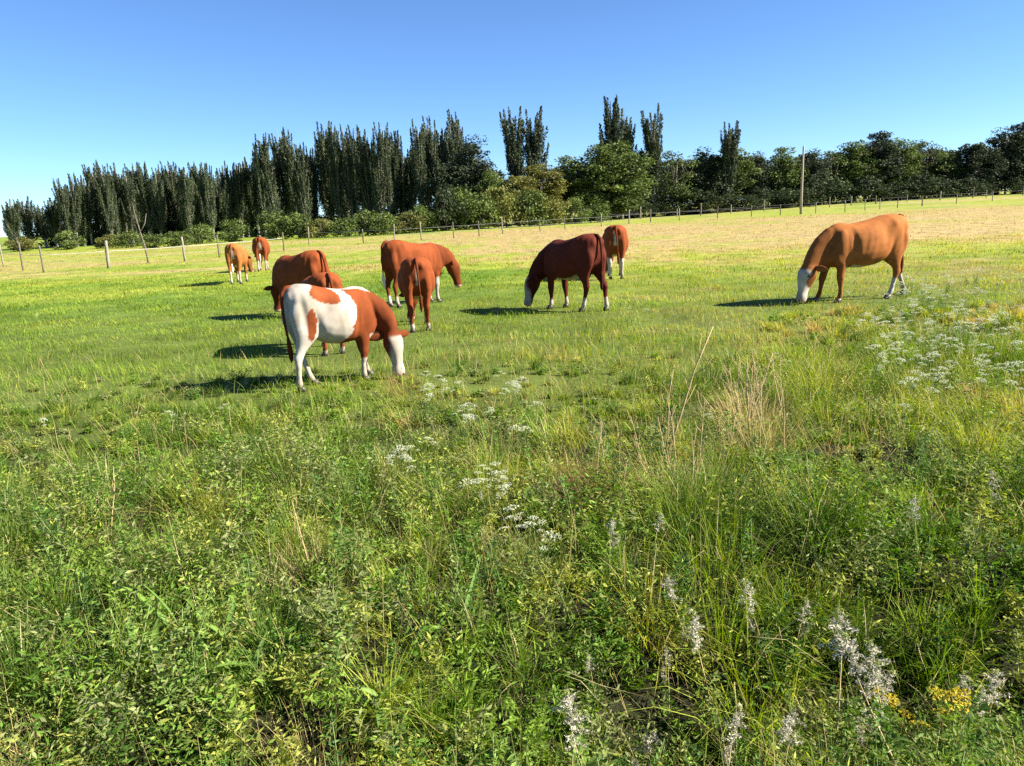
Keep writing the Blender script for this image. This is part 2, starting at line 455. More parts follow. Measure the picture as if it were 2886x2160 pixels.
    hue = np.array([[0.075, 0.150, 0.020], [0.140, 0.225, 0.030], [0.195, 0.220, 0.085], [0.250, 0.275, 0.055]])[rng.integers(0, 4, n)]
    col = hue[ci] * rng.uniform(0.65, 1.4, m)[:, None]
    V, Lp, st, T, C = join([rhombi(c + u * a[:, None], a, b, u, perp(u), col)])
    o = link('herb_clumps', mesh_np('herb_clumps', V, Lp, st, T, C, M_LEAF))
    tag(o, 'mounds of small leaved green herbs among the near grass', 'ground cover', kind='stuff')
build_clumps()

# ---------------------------------------------------------------- cows
def loft(bm, rings, n=18):
    """rings: (centre, axis_u, half_u, axis_v, half_v, exponent) -> one closed tube"""
    rr = []
    for c, u, a, v, b, e in rings:
        row = []
        for k in range(n):
            th = 2 * math.pi * k / n
            cu, su = math.cos(th), math.sin(th)
            pu = math.copysign(abs(cu) ** (2 / e), cu) * a
            pv = math.copysign(abs(su) ** (2 / e), su) * b
            row.append(bm.verts.new(Vector(c) + Vector(u) * pu + Vector(v) * pv))
        rr.append(row)
    fs = []
    for a, b in zip(rr, rr[1:]):
        for k in range(n):
            fs.append(bm.faces.new((a[k], a[(k + 1) % n], b[(k + 1) % n], b[k])))
    fs.append(bm.faces.new(rr[0][::-1])); fs.append(bm.faces.new(rr[-1]))
    return fs

def ell(bm, c, r):
    m = Matrix.Translation(c) @ Matrix.Diagonal((r[0], r[1], r[2], 1))
    bmesh.ops.create_uvsphere(bm, u_segments=16, v_segments=10, radius=1.0, matrix=m)

YAX, ZAX, XAX = Vector((0, 1, 0)), Vector((0, 0, 1)), Vector((1, 0, 0))

def make_cow(name, label, loc, heading, scale, colour, pattern, yaw=0.0, head_turn=0.0, BL=0.84, raise_head=0.0, steps=(0, 0, 0, 0), tail_swing=0.0, belly=0.0, udder=0.0):
    """heading in degrees from +X; steps = forward shift of fore left, fore right, hind left, hind right feet"""
    bm = bmesh.new()
    # trunk: x, top, bottom, half width
    T = [(-0.785, 1.235, 1.00, 0.08), (-0.765, 1.275, 0.92, 0.155), (-0.70, 1.310, 0.81, 0.215), (-0.57, 1.335, 0.71, 0.27), (-0.40, 1.325, 0.635, 0.295),
         (-0.18, 1.275, 0.55 - belly, 0.335), (0.06, 1.235, 0.52 - belly, 0.35), (0.28, 1.215, 0.53, 0.32), (0.44, 1.215, 0.545, 0.255),
         (0.58, 1.19, 0.55, 0.215), (0.70, 1.11, 0.595, 0.175), (0.79, 1.00, 0.66, 0.125), (0.83, 0.92, 0.74, 0.06)]
    loft(bm, [(Vector((x * BL, 0, (t + b) / 2)), YAX, w, ZAX, (t - b) / 2, 2.35 + 0.6 * math.exp(-((x + 0.5) / 0.22) ** 2)) for x, t, b, w in T], 22)
    for s in (-1, 1):
        ell(bm, (0.50 * BL, s * 0.175, 0.87), (0.13, 0.085, 0.27))          # shoulder blade
        ell(bm, (0.56 * BL, s * 0.155, 0.72), (0.11, 0.085, 0.15))
        ell(bm, (-0.74 * BL, s * 0.095, 1.17), (0.06, 0.06, 0.09))          # pin bone
        ell(bm, (-0.55 * BL, s * 0.165, 0.93), (0.20, 0.105, 0.25))          # thigh
        ell(bm, (0.0, s * 0.10, 0.74), (0.33, 0.2, 0.18))
    ell(bm, (0.42 * BL, 0, 1.165), (0.20, 0.08, 0.075))                     # withers
    ell(bm, (0.70 * BL, 0, 0.62), (0.09, 0.055, 0.14))                 # brisket
    if udder: ell(bm, (-0.36 * BL, 0, 0.63), (0.15 * udder, 0.12 * udder, 0.12 * udder))
    # neck and head follow a path that bends sideways by yaw
    path = [(0.42, 0.93, 0.29, 0.185), (0.58, 0.90, 0.285, 0.16), (0.73, 0.82, 0.245, 0.135), (0.85, 0.715, 0.20, 0.115), (0.94, 0.61, 0.16, 0.10), (0.98, 0.53, 0.125, 0.094)]
    nrings = []
    heads = [(0.92, 0.615, 0.085, 0.085), (0.975, 0.56, 0.120, 0.118), (1.015, 0.475, 0.148, 0.136), (1.045, 0.38, 0.138, 0.108), (1.072, 0.285, 0.104, 0.076),
             (1.092, 0.195, 0.082, 0.066), (1.108, 0.12, 0.084, 0.086), (1.118, 0.06, 0.072, 0.082), (1.122, 0.03, 0.04, 0.05)]
    full = path + heads
    def place(sx_, z_):
        """sagittal position -> world position in the cow's frame, with yaw and head raise"""
        f = float(sstep(0.48, 0.96, sx_))
        z_ = z_ + raise_head * float(sstep(0.5, 0.98, sx_))
        # integrate heading along the neck
        n = 14; x_ = 0.52; y_ = 0.0; p = 0.52; xx = 0.52; yy = 0.0
        if sx_ <= 0.52: return Vector((sx_ - 0.52 * (1 - BL), 0, z_)), 0.0
        step = (sx_ - 0.52) / n
        ang = 0.0
        for i in range(n):
            q = 0.52 + step * (i + 0.5)
            ang = R(yaw) * float(sstep(0.48, 0.96, q)) + R(head_turn) * float(sstep(0.80, 0.98, q))
            xx += math.cos(ang) * step; yy += math.sin(ang) * step
        return Vector((xx - 0.52 * (1 - BL), yy, z_)), R(yaw) * f + R(head_turn) * float(sstep(0.80, 0.98, sx_))
    def ringset(pts, e):
        out = []
        C = [place(p[0], p[1]) for p in pts]
        for i, p in enumerate(pts):
            t = (C[min(i + 1, len(C) - 1)][0] - C[max(i - 1, 0)][0]).normalized()
            lat = Vector((-math.sin(C[i][1]), math.cos(C[i][1]), 0))
            up = lat.cross(t); up.normalize()
            out.append((C[i][0], lat, p[3], up, p[2], e))
        return out
    nr_ = ringset(path, 2.1); hr = ringset(heads, 2.3)
    loft(bm, nr_, 18); loft(bm, hr, 18)
    # legs
    fore = [(0.53, 0.15, 0.86, 0.115, 0.07), (0.51, 0.155, 0.70, 0.105, 0.075), (0.50, 0.155, 0.58, 0.078, 0.066), (0.51, 0.15, 0.47, 0.058, 0.052), (0.515, 0.148, 0.38, 0.058, 0.055),
            (0.515, 0.147, 0.33, 0.046, 0.044), (0.51, 0.145, 0.24, 0.034, 0.034), (0.51, 0.145, 0.15, 0.034, 0.035), (0.515, 0.145, 0.105, 0.043, 0.041), (0.535, 0.145, 0.06, 0.036, 0.038), (0.545, 0.145, 0.035, 0.03, 0.03)]
    hind = [(-0.55, 0.15, 0.95, 0.19, 0.09), (-0.53, 0.16, 0.80, 0.185, 0.095), (-0.53, 0.16, 0.69, 0.145, 0.082), (-0.585, 0.155, 0.58, 0.092, 0.062), (-0.645, 0.15, 0.49, 0.062, 0.046), (-0.675, 0.147, 0.43, 0.064, 0.048),
            (-0.675, 0.145, 0.37, 0.046, 0.040), (-0.66, 0.143, 0.27, 0.036, 0.035), (-0.655, 0.142, 0.16, 0.036, 0.036), (-0.65, 0.142, 0.11, 0.045, 0.042), (-0.63, 0.142, 0.06, 0.037, 0.039), (-0.62, 0.142, 0.035, 0.03, 0.03)]
    feet = []
    for leg, side, st in ((fore, 1, steps[0]), (fore, -1, steps[1]), (hind, 1, steps[2]), (hind, -1, steps[3])):
        rings = []
        for x, y, z, a, b in leg:
            sh = st * max(0.0, 1 - z / 0.80)
            rings.append((Vector((x * BL + sh, y * side, z)), XAX, a * 1.08, YAX, b * 1.08, 2.1))
        loft(bm, rings, 12)
        feet.append(rings[-1][0])
    tmp = bpy.data.meshes.new('tmp'); bmesh.ops.recalc_face_normals(bm, faces=bm.faces); bm.to_mesh(tmp); bm.free()
    to = bpy.data.objects.new('tmp', tmp); COL.objects.link(to)
    rm = to.modifiers.new('r', 'REMESH'); rm.mode = 'VOXEL'; rm.voxel_size = 0.0225; rm.use_smooth_shade = True
    sm = to.modifiers.new('s', 'SMOOTH'); sm.factor = 0.5; sm.iterations = 5
    dg = bpy.context.evaluated_depsgraph_get()
    me = bpy.data.meshes.new_from_object(to.evaluated_get(dg))
    bpy.data.objects.remove(to); bpy.data.meshes.remove(tmp)
    me.name = 'cow_body'
    nv = len(me.vertices)
    co = np.zeros(nv * 3, np.float32); me.vertices.foreach_get('co', co); co = co.reshape(-1, 3)
    # flank hollow, shoulder and thigh grooves, ribs, backbone
    X_, Y_, Z_ = co[:, 0] / BL, co[:, 1], co[:, 2]
    gs = lambda v, c_, w_: np.exp(-((v - c_) / w_) ** 2)
    sgn = np.sign(Y_) * np.clip(np.abs(Y_) / 0.12, 0, 1)
    dsp = -0.036 * gs(X_, -0.25, 0.14) * gs(Z_, 1.08, 0.14)
    dsp += 0.022 * gs(X_, -0.43, 0.06) * gs(Z_, 1.22, 0.07)
    dsp -= 0.032 * gs(X_, 0.335 + 0.10 * (Z_ - 0.9), 0.045) * gs(Z_, 0.86, 0.25)
    dsp -= 0.030 * gs(X_, 0.70 - 0.35 * (Z_ - 0.9), 0.045) * gs(Z_, 0.92, 0.2)
    dsp -= 0.032 * gs(X_, -0.36 - 0.25 * (Z_ - 0.75), 0.05) * gs(Z_, 0.80, 0.16)
    dsp += 0.0030 * np.sin(X_ * 52 + Z_ * 9) * gs(X_, 0.10, 0.18) * gs(Z_, 0.92, 0.17)
    dsp -= 0.024 * gs(X_, -0.62, 0.05) * gs(Z_, 0.98, 0.2)
    co[:, 1] += (sgn * dsp).astype(np.float32)
    me.vertices.foreach_set('co', co.ravel())
    # head-local coordinates for the face markings
    hp, hang = place(1.04, 0.38)
    ca, sa = math.cos(hang), math.sin(hang)
    poll, _ = place(0.95, 0.61)
    rel = co - np.array(hp)
    hx = rel[:, 0] * ca + rel[:, 1] * sa; hy = -rel[:, 0] * sa + rel[:, 1] * ca; hz = co[:, 2] - raise_head
    ishead = (np.abs(hx) < 0.22) & (np.abs(hy) < 0.2) & (hz < 0.64) & (np.hypot(co[:, 0] - hp.x, co[:, 1] - hp.y) < 0.22)
    wob = (fbm(co[:, 0] * 5 + co[:, 1] * 3 + loc[0], co[:, 2] * 5 + loc[1], 3, 5) - 0.5) * 1.25
    px_ = np.where(co[:, 0] < 0.52 * BL, co[:, 0] / BL, co[:, 0] + 0.52 * (1 - BL))
    wht = pattern(px_, co[:, 1], co[:, 2], wob, ishead, hx, hy, hz)
    wht = np.clip(wht, 0, 1)[:, None]
    brown = np.array(colour) * (0.80 + 0.42 * fbm(co[:, 0] * 3, co[:, 2] * 3 + co[:, 1] * 2, 8) + 0.26 * fbm(co[:, 0] * 38, co[:, 2] * 9 + co[:, 1] * 9, 28))[:, None]
    white = np.array([0.40, 0.36, 0.305]) * (0.92 + 0.16 * fbm(co[:, 0] * 7, co[:, 2] * 7, 15))[:, None]
    coat_and_shade = 1 - 0.24 * sstep(0.35, 0.75, px_) - 0.16 * sstep(0.75, 0.35, co[:, 2]) + 0.16 * sstep(1.0, 1.3, co[:, 2])     # darker neck, partly sun shading painted in; darker legs, paler back
    brown = brown * coat_and_shade[:, None]
    dirt = np.clip(fbm(co[:, 0] * 4 + 3, co[:, 2] * 4 + co[:, 1] * 4, 19, 4) * 1.6 - 0.55 + 0.35 * (0.75 - co[:, 2]), 0, 0.6)[:, None]
    white = white * (1 - dirt) + np.array([0.235, 0.185, 0.125]) * dirt
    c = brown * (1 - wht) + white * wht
    nose = np.clip((0.10 - hz) / 0.03, 0, 1)[:, None] * ishead[:, None]
    c = c * (1 - nose) + np.array([0.42, 0.27, 0.22]) * nose
    a = me.color_attributes.new('Col', 'FLOAT_COLOR', 'POINT')
    c4 = np.ones((nv, 4), np.float32); c4[:, :3] = c; a.data.foreach_set('color', c4.ravel())
    me.polygons.foreach_set('use_smooth', np.ones(len(me.polygons), bool))
    me.materials.clear(); me.materials.append(M_HIDE)
    root = link('cow', None, None, (loc[0], loc[1], tz(*loc)), (0, 0, R(heading)), (scale,) * 3)
    tag(root, label, 'cow', 'young cattle grazing in the pasture')
    link('body', me, root)
    # tail
    def coloured(bm_, nm, col):
        m_ = bm_mesh(nm, bm_, M_HIDE)
        aa = m_.color_attributes.new('Col', 'FLOAT_COLOR', 'POINT')
        k = len(m_.vertices); arr = np.ones((k, 4), np.float32); arr[:, :3] = col; aa.data.foreach_set('color', arr.ravel())
        return m_
    b2 = bmesh.new()
    sw = tail_swing
    pts = [(-0.70, 0, 1.30), (-0.765, 0.0, 1.295), (-0.815, 0.01 * sw, 1.24), (-0.835, 0.03 * sw, 1.12), (-0.838, 0.06 * sw, 0.95), (-0.83, 0.09 * sw, 0.78), (-0.82, 0.11 * sw, 0.66)]
    pts = [(p[0] + 0.765 * (1 - BL), p[1], p[2]) for p in pts]
    tube(b2, pts, [0.030, 0.028, 0.024, 0.020, 0.017, 0.015, 0.014], 8)
    tl = link('tail', coloured(b2, 'tail', np.array(colour) * 0.8), root)
    b2 = bmesh.new()
    tube(b2, [(p[0] + 0.765 * (1 - BL), p[1], p[2]) for p in ((-0.822, 0.10 * sw, 0.70), (-0.82, 0.12 * sw, 0.62), (-0.815, 0.125 * sw, 0.52), (-0.81, 0.12 * sw, 0.42), (-0.81, 0.12 * sw, 0.37))], [0.014, 0.026, 0.033, 0.024, 0.005], 8)
    tipc = np.array([0.62, 0.56, 0.46]) if tail_swing > 0 else np.array(colour) * 0.6
    link('tail_tuft', coloured(b2, 'tail_tuft', tipc), tl)
    # ears
    lat = Vector((-sa, ca, 0)); fwd = Vector((ca, sa, 0))
    for s in (-1, 1):
        b2 = bmesh.new()
        base, _ = place(0.955, 0.57)
        base = base + lat * (s * 0.09)
        dirv = (lat * s * 0.95 + Vector((0, 0, -0.08)) - fwd * 0.30).normalized()
        nrm = (ZAX - dirv * ZAX.dot(dirv)).normalized()
        prof = [(0.0, 0.024, 0.022), (0.06, 0.046, 0.020), (0.12, 0.052, 0.015), (0.18, 0.036, 0.010), (0.225, 0.006, 0.004)]
        w2 = dirv.cross(nrm).normalized()
        loft(b2, [(base + dirv * t, nrm, aw, w2, bw, 2.0) for t, aw, bw in prof], 10)
        link('ear', coloured(b2, 'ear', np.array(colour) * 0.85), root)
        b2 = bmesh.new()
        e, _ = place(1.02, 0.455)
        bmesh.ops.create_uvsphere(b2, u_segments=10, v_segments=8, radius=0.02, matrix=Matrix.Translation(e + lat * (s * 0.106) + fwd * 0.06))
        link('eye', bm_mesh('eye', b2, M_EYE), root)
        b2 = bmesh.new()
        e, _ = place(1.112, 0.075)
        bmesh.ops.create_uvsphere(b2, u_segments=8, v_segments=6, radius=0.014, matrix=Matrix.Translation(e + lat * (s * 0.034) + fwd * 0.068))
        link('nostril', bm_mesh('nostril', b2, M_HOOF), root)
    for f in feet:
        b2 = bmesh.new()
        loft(b2, [(f + Vector((0.0, 0, 0.035)), XAX, 0.044, YAX, 0.042, 2.2), (f + Vector((0.012, 0, 0.0)), XAX, 0.054, YAX, 0.047, 2.4), (f + Vector((0.022, 0, -0.035)), XAX, 0.062, YAX, 0.05, 2.6)], 10)
        link('hoof', bm_mesh('hoof', b2, M_HOOF), root)
    return root

def edge(v, w=0.034): return np.clip(v / w + 0.5, 0, 1)
def socks(z, wob, top): return edge(top - z + wob * 0.10, 0.03)
def blaze(ishead, hx, hy, hz, half=0.055, top=0.66):
    front = hx - (0.43 - hz) * 0.20 * 0
    return ishead * edge(half - np.abs(hy)) * edge(hx + 0.02) * edge(top - hz)

def pat_front(x, y, z, wob, hd, hx, hy, hz):
    w = np.ones_like(x)
    # red neck and shoulder
    w = np.where(edge(x - (0.16 + 0.10 * np.sin((z - 0.75) * 7) + wob * 0.22), 0.02) > 0.5, 0.0, w)
    w = np.where((x > 0.12) & (x < 0.66) & (z > 1.12) & (np.abs(y) < 0.07), 1.0, w)                      # pale ridge over the withers
    w = np.where(((x + 0.22) / 0.26) ** 2 + ((z - 1.18 + 0.18 * (x + 0.2)) / 0.11) ** 2 + wob * 0.8 < 1, 0.0, w)       # back patch
    w = np.where(((x + 0.50) / 0.085) ** 2 + ((z - 0.83 - 0.3 * (x + 0.5)) / 0.19) ** 2 + wob * 0.6 < 1, 0.0, w)       # thigh patch
    w = np.where((z < 0.30 + wob * 0.1) & (x > 0.2), 1.0, w)
    w = np.where((z < 0.62) & (x > 0.55) & (x < 0.75), 1.0, w)
    face = hd * edge(0.088 - np.abs(hy)) * edge(hx - 0.015) * edge(0.57 - hz)
    w = np.where(hd, 0.0, w); w = np.maximum(w, face)
    return w
def pat_plain(top_f=0.12, top_h=0.16, belly=True, face=0.05, wedge=0.0, ridge=False):
    def f(x, y, z, wob, hd, hx, hy, hz):
        w = np.where(x > 0.1, socks(z, wob, top_f), socks(z, wob, top_h))
        if belly: w = np.maximum(w, edge(0.60 + wob * 0.12 - z) * edge(0.19 - np.abs(y)) * edge(0.30 - x) * edge(x + 0.44))
        if wedge: w = np.maximum(w, edge(-0.715 - x, 0.02) * edge(wedge * (0.5 + 1.6 * np.clip(1.12 - z, 0, 1)) - np.abs(y) + wob * 0.05, 0.02) * edge(1.14 - z))
        if ridge: w = np.maximum(w, edge(0.035 + wob * 0.06 - np.abs(y)) * edge(z - 1.22) * edge(0.6 - x))
        w = np.where(hd, 0.0, w)
        if face: w = np.maximum(w, hd * edge(face - np.abs(hy)) * edge(hx - 0.01) * edge(0.57 - hz))
        return w
    return f
def pat_right(x, y, z, wob, hd, hx, hy, hz):
    w = pat_plain(0.05, 0.34, True, 0.0)(x, y, z, wob, hd, hx, hy, hz)
    w = np.maximum(w, hd * edge(hx + 0.02 + (0.45 - hz) * 0.25 + wob * 0.1) * edge(0.56 - hz))
    w = np.maximum(w, hd * edge(0.26 + wob * 0.12 - hz))
    w = np.where(hd & (((hx + 0.015) / 0.07) ** 2 + ((hz - 0.37) / 0.10) ** 2 < 1), 0.0, w)
    return w

RED = (0.148, 0.036, 0.011)
ORANGE = (0.225, 0.080, 0.022)
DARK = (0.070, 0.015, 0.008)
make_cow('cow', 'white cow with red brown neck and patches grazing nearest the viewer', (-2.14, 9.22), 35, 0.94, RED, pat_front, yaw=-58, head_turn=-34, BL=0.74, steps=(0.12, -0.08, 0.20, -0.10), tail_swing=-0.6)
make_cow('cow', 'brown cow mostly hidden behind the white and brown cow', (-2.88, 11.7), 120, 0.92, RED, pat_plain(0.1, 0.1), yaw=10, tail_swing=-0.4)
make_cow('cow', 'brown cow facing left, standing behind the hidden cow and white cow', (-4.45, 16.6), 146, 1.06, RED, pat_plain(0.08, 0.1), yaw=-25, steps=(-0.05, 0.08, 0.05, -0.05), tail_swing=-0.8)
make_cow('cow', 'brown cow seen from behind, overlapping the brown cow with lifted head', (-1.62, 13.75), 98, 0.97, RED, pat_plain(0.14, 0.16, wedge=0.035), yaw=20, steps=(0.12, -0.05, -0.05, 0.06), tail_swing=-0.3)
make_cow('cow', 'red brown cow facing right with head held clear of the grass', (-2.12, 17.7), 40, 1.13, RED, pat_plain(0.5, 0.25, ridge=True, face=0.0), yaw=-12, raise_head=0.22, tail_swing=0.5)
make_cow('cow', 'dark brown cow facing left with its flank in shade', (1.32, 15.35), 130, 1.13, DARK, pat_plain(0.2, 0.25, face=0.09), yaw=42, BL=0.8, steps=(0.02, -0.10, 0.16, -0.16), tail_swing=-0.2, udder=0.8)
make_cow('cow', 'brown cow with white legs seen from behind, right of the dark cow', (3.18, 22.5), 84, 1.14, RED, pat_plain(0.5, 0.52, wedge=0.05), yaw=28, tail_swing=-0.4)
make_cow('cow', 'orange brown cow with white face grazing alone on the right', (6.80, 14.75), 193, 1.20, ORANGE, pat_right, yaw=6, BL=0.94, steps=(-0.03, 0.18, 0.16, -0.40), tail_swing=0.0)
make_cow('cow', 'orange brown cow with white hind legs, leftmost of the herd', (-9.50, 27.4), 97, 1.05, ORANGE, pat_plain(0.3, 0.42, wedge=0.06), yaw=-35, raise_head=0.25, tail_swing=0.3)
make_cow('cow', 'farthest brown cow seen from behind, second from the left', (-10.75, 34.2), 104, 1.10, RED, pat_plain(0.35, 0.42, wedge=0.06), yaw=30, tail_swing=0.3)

# ---------------------------------------------------------------- trees
def leaf_mesh(name, c, a, b, u, col, mat):
    V, Lp, st, T, C = join([rhombi(c, a, b, u, perp(u), col)])
    return mesh_np(name, V, Lp, st, T, C, mat)

def poplar_meshes(seed, H=18.0, full=1.0):
    r = np.random.default_rng(seed)
    bm = bmesh.new()
    lx, ly = r.normal(0, 0.25, 2)
    spine = lambda t: np.array([lx * t * t, ly * t * t, H * t])
    tube(bm, [spine(t) for t in (0, 0.02, 0.2, 0.5, 0.8, 0.97)], [0.30, 0.24, 0.19, 0.13, 0.07, 0.02], 8)
    C = []; U = []; S = []
    limbs = []
    for k in range(9):                                     # several leaders make the forked spire
        az = r.uniform(0, 6.28); limbs.append((r.uniform(0.40, 0.6), r.uniform(0.76, 1.0), az, r.uniform(0.35, 1.55)))
    for k in range(34):
        h0 = r.uniform(0.10, 0.55); limbs.append((h0, min(0.9, h0 + r.uniform(0.25, 0.45)), r.uniform(0, 6.28), r.uniform(0.7, 1.6)))
    for h0, h1, az, rad in limbs:
        p0 = spine(h0)
        P = []
        for t in np.linspace(0, 1, 6):
            out = rad * (0.55 * t + 0.45 * (1 - (1 - t) ** 2.2))
            q = spine(h0 + (h1 - h0) * t); P.append(q + np.array([math.cos(az) * out, math.sin(az) * out, 0]))
        tube(bm, P, [0.07, 0.06, 0.05, 0.04, 0.025, 0.01], 5)
        P = np.array(P)
        n = int(270 * (h1 - h0) / 0.38 * full)
        t = r.uniform(0.12, 1.0, n) * 5
        i = np.minimum(t.astype(int), 4); f = (t - i)[:, None]
        pos = P[i] * (1 - f) + P[i + 1] * f
        sg = (0.20 * (1 - (t / 5) ** 2.0) + 0.035)[:, None]
        pos = pos + r.normal(0, 1, (n, 3)) * sg * np.array([1, 1, 1.3])
        C.append(pos)
        dv = P[-1] - P[0]; dv = dv / np.linalg.norm(dv)
        u = r.normal(0, 0.45, (n, 3)) + dv
        U.append(u / np.linalg.norm(u, axis=1)[:, None])
        S.append(np.full(n, r.uniform(0.75, 1.3)))
    C = np.concatenate(C); U = np.concatenate(U); S = np.concatenate(S); n = len(C)
    a = r.uniform(0.11, 0.24, n); b = a * r.uniform(0.22, 0.42, n)
    col = np.array([0.044, 0.058, 0.027]) * (S * r.uniform(0.6, 1.5, n))[:, None]
    col[r.uniform(0, 1, n) < 0.10] *= np.array([1.9, 1.7, 1.2])
    return bm_mesh('poplar_trunk', bm, M_PALEBARK), leaf_mesh('poplar_crown', C, a, b, U, col, M_TREE)

def broad_meshes(seed, H=12.0, rx=3.3, base=(0.048, 0.066, 0.018), low=0.03, nclump=80, per=170, leaf=(0.09, 0.21), airy=0.0):
    r = np.random.default_rng(seed)
    bm = bmesh.new()
    tr = [np.array([r.normal(0, 0.02 * H) * t, r.normal(0, 0.02 * H) * t, H * 0.72 * t]) for t in (0, 0.05, 0.3, 0.6, 1.0)]
    tube(bm, tr, [0.024 * H, 0.019 * H, 0.015 * H, 0.010 * H, 0.004 * H], 8)
    C = []; S = []
    zc, rz = H * (0.5 + low / 2), H * (0.5 - low / 2)
    lob = r.uniform(0, 6.28, 3)
    for k in range(nclump):
        d = r.normal(size=3); d /= np.linalg.norm(d)
        rr = r.uniform(0.25, 1.0) ** 0.55
        az = math.atan2(d[1], d[0])
        wig = 1 + 0.18 * math.sin(2 * az + lob[0]) + 0.14 * math.sin(5 * d[2] + lob[1])
        taper = 1.0 - 0.35 * max(0, d[2]) - 0.15 * max(0, -d[2])
        c = np.array([d[0] * rx * wig * taper, d[1] * rx * wig * taper, d[2] * rz]) * rr * 0.86 + np.array([0, 0, zc])
        rad = r.uniform(0.6, 1.25) * rx / 3.3
        if k < 16:
            i = min(4, 1 + k % 4); tube(bm, [tr[i], (tr[i] * 0.5 + c * 0.5) + np.array([0, 0, 0.3]), c], [0.008 * H, 0.005 * H, 0.002 * H], 5)
        n = int(per * r.uniform(0.6, 1.3) * (1 - airy))
        dd = r.normal(size=(n, 3)); dd /= np.linalg.norm(dd, axis=1)[:, None]
        C.append(c + dd * (rad * r.uniform(0.25, 1.1, n) ** 0.6)[:, None] * np.array([1.1, 1.1, 0.8]))
        S.append(np.full(n, r.uniform(0.7, 1.35)))
    C = np.concatenate(C); S = np.concatenate(S); n = len(C)
    C[:, 2] = np.maximum(C[:, 2], 0.15)
    a = r.uniform(leaf[0], leaf[1], n); b = a * r.uniform(0.4, 0.75, n)
    col = np.array(base) * (S * r.uniform(0.65, 1.45, n))[:, None]
    U = r.normal(size=(n, 3)); U[:, 2] *= 0.6; U /= np.linalg.norm(U, axis=1)[:, None]
    return bm_mesh('trunk', bm, M_BARK), leaf_mesh('crown', C, a, b, U, col, M_TREE)

def plant_tree(name, meshes, x, y, h, base_h, wide, label, group, cat='tree', lean=(0, 0), parts=('trunk', 'crown')):
    root = link(name, None, None, (x, y, tz(x, y) - 0.05), (R(lean[0]), R(lean[1]), random.uniform(0, 6.28)), (wide * h / base_h, wide * h / base_h, h / base_h))
    tag(root, label, cat, group)
    for p, m in zip(parts, meshes): link(p, m, root)
    return root

POPS = [poplar_meshes(100 + i) for i in range(5)]
ROW = [(-63.34, 114.0, 9.81), (-66.25, 123.6, 11.26), (-64.21, 124.2, 13.21), (-58.11, 115.7, 11.92), (-57.98, 120.4, 12.54), (-58.83, 126.0, 12.45), (-54.93, 121.5, 12.27), (-54.99, 127.2, 12.35), (-52.98, 127.8, 12.65), (-47.87, 119.2, 11.33), (-50.06, 128.7, 12.22), (-44.75, 120.2, 11.59), (-43.87, 125.0, 12.13), (-42.13, 125.5, 11.8), (-42.3, 130.9, 13.25), (-37.51, 122.4, 15.81), (-35.69, 123.0, 14.77), (-36.46, 132.4, 17.64), (-33.44, 127.9, 16.53), (-33.05, 133.4, 15.6), (-30.16, 134.2, 18.35), (-27.28, 129.7, 17.14), (-25.06, 130.3, 17.4), (-24.19, 135.8, 17.66), (-20.5, 127.4, 16.59), (-18.63, 127.9, 17.13), (-17.76, 137.5, 16.8), (-13.66, 129.3, 17.62), (-11.4, 139.1, 18.97), (-8.93, 134.7, 17.44), (-7.06, 140.2, 20.13)]
rr_ = random.Random(4)
for i in range(30):                                                  # the grove is planted close: more stems between the tallest ones
    a, b = ROW[i], ROW[i + 1]
    t = rr_.uniform(0.3, 0.7); y = (a[1] + b[1]) / 2 + rr_.uniform(-5, 5); x = ((a[0] / a[1]) * (1 - t) + (b[0] / b[1]) * t) * y
    ROW.append((x, y, (a[2] * (1 - t) + b[2] * t) * rr_.uniform(0.84, 1.0)))
ROW.sort(key=lambda p: p[0] / p[1])
for i, (x, y, h) in enumerate(ROW):
    plant_tree('poplar_tree', POPS[i % 5], x, y, h, 18.0, random.uniform(0.85, 1.2) * (18 / h) ** 0.45, 'tall dark columnar poplar, %s from the left in the dense left grove' % ordinal(i),
               'poplars of the left grove', lean=(random.uniform(-1.5, 1.5), random.uniform(-3.5, 0.5)))
k = 0
for i in range(0, len(ROW) - 1, 2):
    x = (ROW[i][0] / ROW[i][1] + ROW[i + 1][0] / ROW[i + 1][1]) / 2; y = max(ROW[i][1], ROW[i + 1][1]) + 9
    h = min(ROW[i][2], ROW[i + 1][2]) * random.uniform(0.92, 1.04) * 1.05
    plant_tree('poplar_tree', POPS[(i // 2 * 3 + 2) % 5], x * y, y, h, 18.0, random.uniform(1.1, 1.4) * (18 / h) ** 0.45, 'dark poplar filling the shady back row of the left grove',
               'poplars of the grove back row', lean=(0, random.uniform(-3, 1)))
SPIRES = [(2.35, 135, 19.19, 'leftmost of the twin poplar spires standing out against the sky'), (5.65, 136, 19.17, 'right one of the twin poplar spires standing out against the sky'),
          (19.26, 138, 20.84, 'tallest poplar of the tree line, rising over leafy trees'), (21.52, 140, 19.5, 'poplar pressed against the right side of the tallest poplar'),
          (26.57, 139, 19.45, 'slender lone poplar spire right of the tallest poplar'), (40.69, 142, 15.79, 'short poplar spire poking out of the right hand trees')]
for i, (x, y, h, lab) in enumerate(SPIRES):
    plant_tree('poplar_tree', POPS[i % 5], x, y, h, 18.0, (1.35, 1.35, 1.5, 1.35, 1.25, 1.5)[i], lab, 'poplar spires of the mixed trees')

